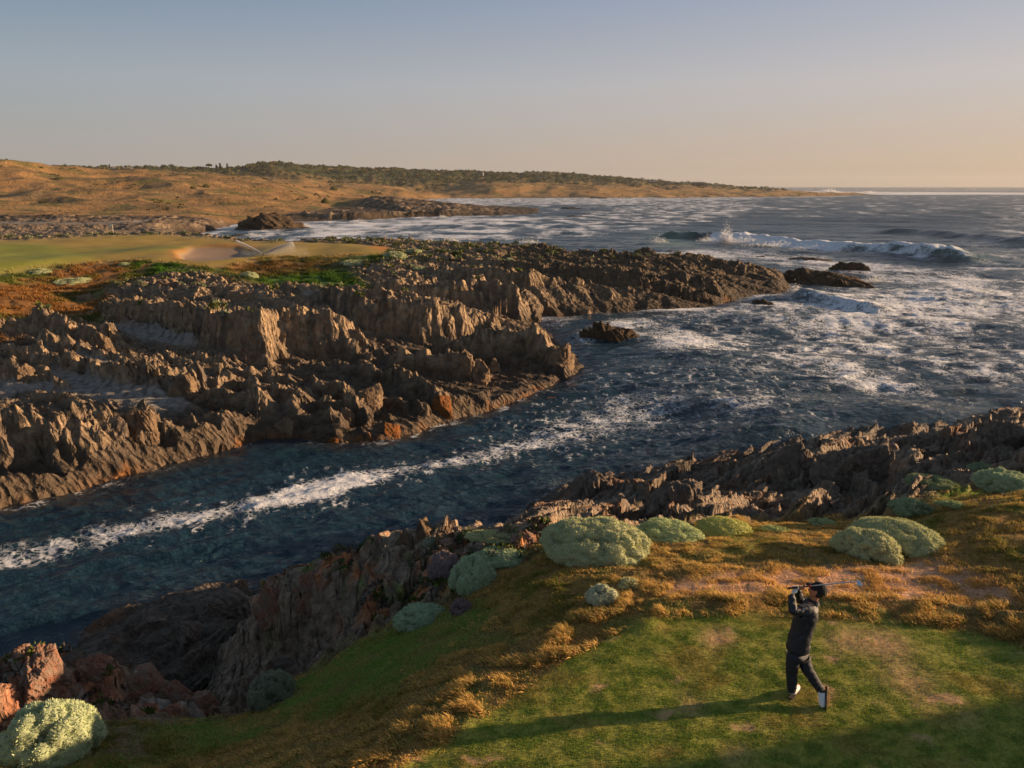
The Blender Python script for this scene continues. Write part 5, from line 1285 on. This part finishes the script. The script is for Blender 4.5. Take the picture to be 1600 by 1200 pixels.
tube('sprinkler_head', [(0, 0, -.05), (0, 0, .18), (0, 0, .22)], [.08, .07, .04], M_dark, spr, 10)
r2 = np.random.default_rng(31)
def jet(du, dv, n, spread, fall):
    tip = Vector((du * spk, 0, -dv * spk)); t_ = r2.uniform(0, 1, n) ** .8
    base = np.array(tip)[None] * t_[:, None] + np.array([0, 0, .2])
    base[:, 2] -= .25 * abs(tip.z) * t_ * t_ - .12 * abs(tip.z) * t_
    drift = r2.exponential(1, n) * fall * t_
    base[:, 2] -= drift * .8; base[:, 0] += drift * .25
    base += r2.normal(0, 1, (n, 3)) * (spread * (.1 + t_))[:, None]
    base[:, 2] = np.maximum(base[:, 2], .03)
    droplets('water_jet', base, r2.uniform(.012, .035, n) * (1.3 - .6 * t_), spr)
jet(48, -21, 9000, .08, .55); jet(-40, -24, 4500, .06, .18)
n = 5000
p_ = np.stack([r2.uniform(-3, 6.5, n), r2.normal(0, .8, n), np.abs(r2.normal(0, .75, n))], 1)
droplets('spray_mist', p_, r2.uniform(.008, .022, n), spr)

# ------------------------------------------------------------------ surf spray
def plume(u, v, w, h, n, seed, size=1.0):
    p = P(u, v, 0.0); k = depth(p) / FPX; r3 = np.random.default_rng(seed)
    x = r3.normal(0, .33, n); hgt = np.abs(r3.normal(0, .42, n)) * np.exp(-x * x * 2)
    q = np.stack([p[0] + x * w * k * 1.0, p[1] + r3.normal(0, .22, n) * w * k * .5, hgt * h * k * 1.1 + .2], 1)
    return q, r3.uniform(.25, .8, n) * k * size
Ps, Ss = [], []
for a in [(1133, 385, 22, 26, 2200, 1, 1.1), (1105, 382, 34, 10, 1200, 2, 1), (1160, 385, 60, 13, 2200, 3, 1), (1210, 389, 90, 10, 2400, 4, 1), (1270, 394, 80, 8, 1600, 5, 1), (1330, 399, 80, 6, 1000, 6, 1),
          (1242, 462, 22, 14, 1500, 7, 1), (1260, 466, 40, 7, 900, 8, 1), (1362, 444, 40, 8, 900, 9, 1), (704, 381, 26, 9, 900, 10, 1), (826, 384, 34, 9, 900, 11, 1), (1030, 384, 26, 12, 600, 12, 1), (1075, 400, 30, 6, 500, 13, 1),
          (395, 372, 26, 7, 700, 14, 1), (475, 356, 20, 6, 400, 15, 1), (558, 350, 30, 6, 500, 16, 1), (690, 342, 16, 5, 300, 17, 1), (1295, 301, 30, 5, 500, 18, 1), (1265, 302, 26, 3, 300, 19, 1), (1355, 302, 26, 3, 300, 20, 1), (1008, 515, 12, 6, 300, 21, .8)]:
    q, s_ = plume(*a); Ps.append(q); Ss.append(s_)
o = droplets('surf_spray', np.concatenate(Ps), np.concatenate(Ss)); tag(o, kind='stuff')

# ------------------------------------------------------------------ far away: houses, beacon, trees, dune bushes
def house(u, v, w, h, label, wall, roofm, rt=.35, wins=3, seed=0, dist=None, storeys=1):
    p = hit(u, v) if dist is None else Q(u, dist, 0)
    p = (p[0], p[1], gz(p[0], p[1])); k = depth(p) / FPX
    W_, H_ = w * k, h * k; Dp = W_ * .6
    e = empty('house', (p[0], p[1], p[2] - .3), label, 'house', 'houses on the far skyline', -math.atan2(p[0], p[1]) + .2)
    wh = H_ * (1 - rt)
    box('wall', -W_ / 2, W_ / 2, -Dp / 2, Dp / 2, 0, wh, wall, e)
    ov_ = .06 * W_
    V = [(-W_ / 2 - ov_, -Dp / 2 - ov_, wh), (W_ / 2 + ov_, -Dp / 2 - ov_, wh), (W_ / 2 + ov_, Dp / 2 + ov_, wh), (-W_ / 2 - ov_, Dp / 2 + ov_, wh), (-W_ / 2 + ov_, 0, H_), (W_ / 2 - ov_, 0, H_)]
    pyobj('roof', V, [(0, 1, 5, 4), (2, 3, 4, 5), (1, 2, 5), (3, 0, 4), (3, 2, 1, 0)], roofm, e)
    for i in range(wins):
        x = -W_ / 2 + W_ * (i + .5) / wins; ww = W_ / wins * .3
        box('window', x - ww, x + ww, -Dp / 2 - .06, -Dp / 2 - .01, wh * .35, wh * .75, M_glass, e)
    return e
house(1090, 290.5, 19, 6.5, 'dark block shaped lodge on the low headland, nearest the open sea', M_wall2, M_roof, .2, 4)
house(1020, 286, 12, 3.6, 'low brown house in the scrub left of the block shaped lodge'.replace(' left of', ' inland of'), M_wall2, M_roof, .4, 3)
house(1050, 287.5, 8, 3, 'small pale shed between the low house and the lodge', M_wall, M_roof, .4, 2)
house(206, 270.5, 14, 5, 'pale house among trees at the start of the dune skyline', M_wall, M_roof, .4, 3, dist=1130)
house(244, 272.5, 12, 5, 'white house with grey roof beside the skyline trees', M_wall, M_roof, .4, 3, dist=1130)
house(186, 269.5, 8, 4, 'small white hut, first of the three pale buildings on the skyline', M_wall, M_roof, .4, 2, dist=1130)
tp = Q(755, 1290, 0); tz = gz(tp[0], tp[1])
tw = empty('beacon_tower', (tp[0], tp[1], tz - 1), 'slim white beacon tower standing on the scrubby skyline', 'tower')
kk = 1300 / FPX
tube('tower_shaft', [(0, 0, 0), (0, 0, 9.5)], [1.0, .7], M_white, tw, 12); tube('tower_gallery', [(0, 0, 9.5), (0, 0, 10.1)], [1.3, 1.3], M_roof, tw, 12); tube('tower_mast', [(0, 0, 10.1), (0, 0, 14)], [.35, .12], M_white, tw, 8)
def tree(u, dist, hpx, wpx, label, seed, kind='round', cols=((52, 58, 30), (70, 74, 40), (88, 82, 48))):
    p = Q(u, dist, 0); z0 = gz(p[0], p[1]); k = depth((p[0], p[1], z0)) / FPX; r3 = np.random.default_rng(seed)
    Ht, W_ = hpx * k, wpx * k
    e = empty('tree', (p[0], p[1], z0 - .3), label, 'tree', 'trees along the dune skyline')
    tube('trunk', [(0, 0, 0), (.02 * Ht, 0, Ht * .45), (0, 0, Ht * .9)], [Ht * .035, Ht * .025, Ht * .01], M_bark, e, 6)
    n = 420
    if kind == 'cone':
        t_ = r3.uniform(.12, 1, n); lay = np.round(t_ * 7) / 7 * .8 + t_ * .2; a = r3.uniform(0, 6.28, n); rr_ = (1 - t_) * W_ / 2 * np.sqrt(r3.uniform(.2, 1, n)) + .02 * W_
        q = np.stack([rr_ * np.cos(a), rr_ * np.sin(a), lay * Ht], 1)
    elif kind == 'flat':
        a = r3.uniform(0, 6.28, n); rr_ = W_ / 2 * np.sqrt(r3.uniform(0, 1, n)); q = np.stack([rr_ * np.cos(a), rr_ * np.sin(a), Ht * (.72 + .25 * r3.uniform(0, 1, n) * (1 - (rr_ / (W_ / 2)) ** 2))], 1)
    else:
        cs = r3.normal(0, .25, (7, 3)) * [W_, W_, Ht * .5] + [0, 0, Ht * .58]; cs[:, 2] = np.clip(cs[:, 2], Ht * .3, Ht * .8)
        d_ = r3.normal(0, 1, (n, 3)); d_ /= np.linalg.norm(d_, axis=1)[:, None]
        q = cs[r3.integers(0, 7, n)] + d_ * np.array([W_ * .28, W_ * .28, Ht * .22]) * r3.uniform(.6, 1, (n, 1))
    cc = np.array([c(*x_) for x_ in cols])[r3.integers(0, 3, n)] * r3.uniform(.7, 1.3, (n, 1))
    V, K = sprigs(q, r3.normal(0, 1, q.shape), max(W_, Ht) * .14, cc, r3, .2, .9)
    mesh_obj('crown', V, np.arange(len(V)).reshape(-1, 3), M_scrub, e, attrs={'Col': K})
TR = [(172, 1160, 7, 9, 'round', 'bushy tree behind the small white hut'), (178, 1150, 9, 3, 'cone', 'tall thin pine standing just above the small white hut'), (262, 1160, 8, 12, 'round', 'wide dark tree beyond the white house with grey roof'),
      (276, 1165, 9, 10, 'round', 'dark tree next to the wide one on the skyline'), (290, 1165, 8, 12, 'round', 'rounded tree in the middle of the skyline grove'), (303, 1160, 7, 9, 'round', 'lower tree at the end of the skyline grove'),
      (318, 1150, 7, 10, 'round', 'small tree before the umbrella shaped tree'), (332, 1150, 11, 9, 'flat', 'umbrella shaped tree with a flat top on the skyline'), (343, 1150, 9, 5, 'cone', 'first conical pine after the umbrella shaped tree'),
      (349, 1150, 11, 5, 'cone', 'tallest conical pine after the umbrella shaped tree'), (360, 1150, 10, 4, 'cone', 'thin conical pine standing before the scrubby hill'), (368, 1150, 7, 9, 'round', 'bushy tree at the foot of the scrubby hill'),
      (222, 1160, 6, 10, 'round', 'low tree between the two larger pale houses'), (236, 1160, 7, 9, 'round', 'dark tree just before the white house with grey roof')]
for i, (u, dd, hp, wp, kd, lab) in enumerate(TR): tree(u, dd, hp, wp, lab, 40 + i, kd)
DB = [(507, 318, 12, 9, 'dark round bush on the point beyond the bay shore'), (300, 295, 10, 4, 'dark bush by the pale rocks in the dune hollow'), (320, 293, 12, 5, 'second bush in the dune hollow'), (90, 281, 16, 4, 'dark shrub on the front dune face'),
      (64, 263, 6, 3, 'tiny shrub on the slope below the highest dune'), (520, 297, 14, 5, 'green shrub near the end of the tawny dune')]
for i, (u, v, w, h, lab) in enumerate(DB):
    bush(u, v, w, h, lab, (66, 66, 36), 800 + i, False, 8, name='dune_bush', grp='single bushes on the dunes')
tag(box.__globals__['person'])
# ------------------------------------------------------------------ air: thin sea haze
m = bpy.data.materials.new('haze_air'); m.use_nodes = True; t = m.node_tree
t.nodes.remove(t.nodes['Principled BSDF'])
pv = N(t, 'ShaderNodeVolumePrincipled'); pv.inputs['Color'].default_value = (.86, .86, .88, 1); pv.inputs['Density'].default_value = .00006; pv.inputs['Anisotropy'].default_value = .2
t.links.new(pv.outputs[0], t.nodes['Material Output'].inputs['Volume'])
o = box('haze', -4500, 3500, -60, 3600, -12, 62, m); tag(o, kind='stuff')
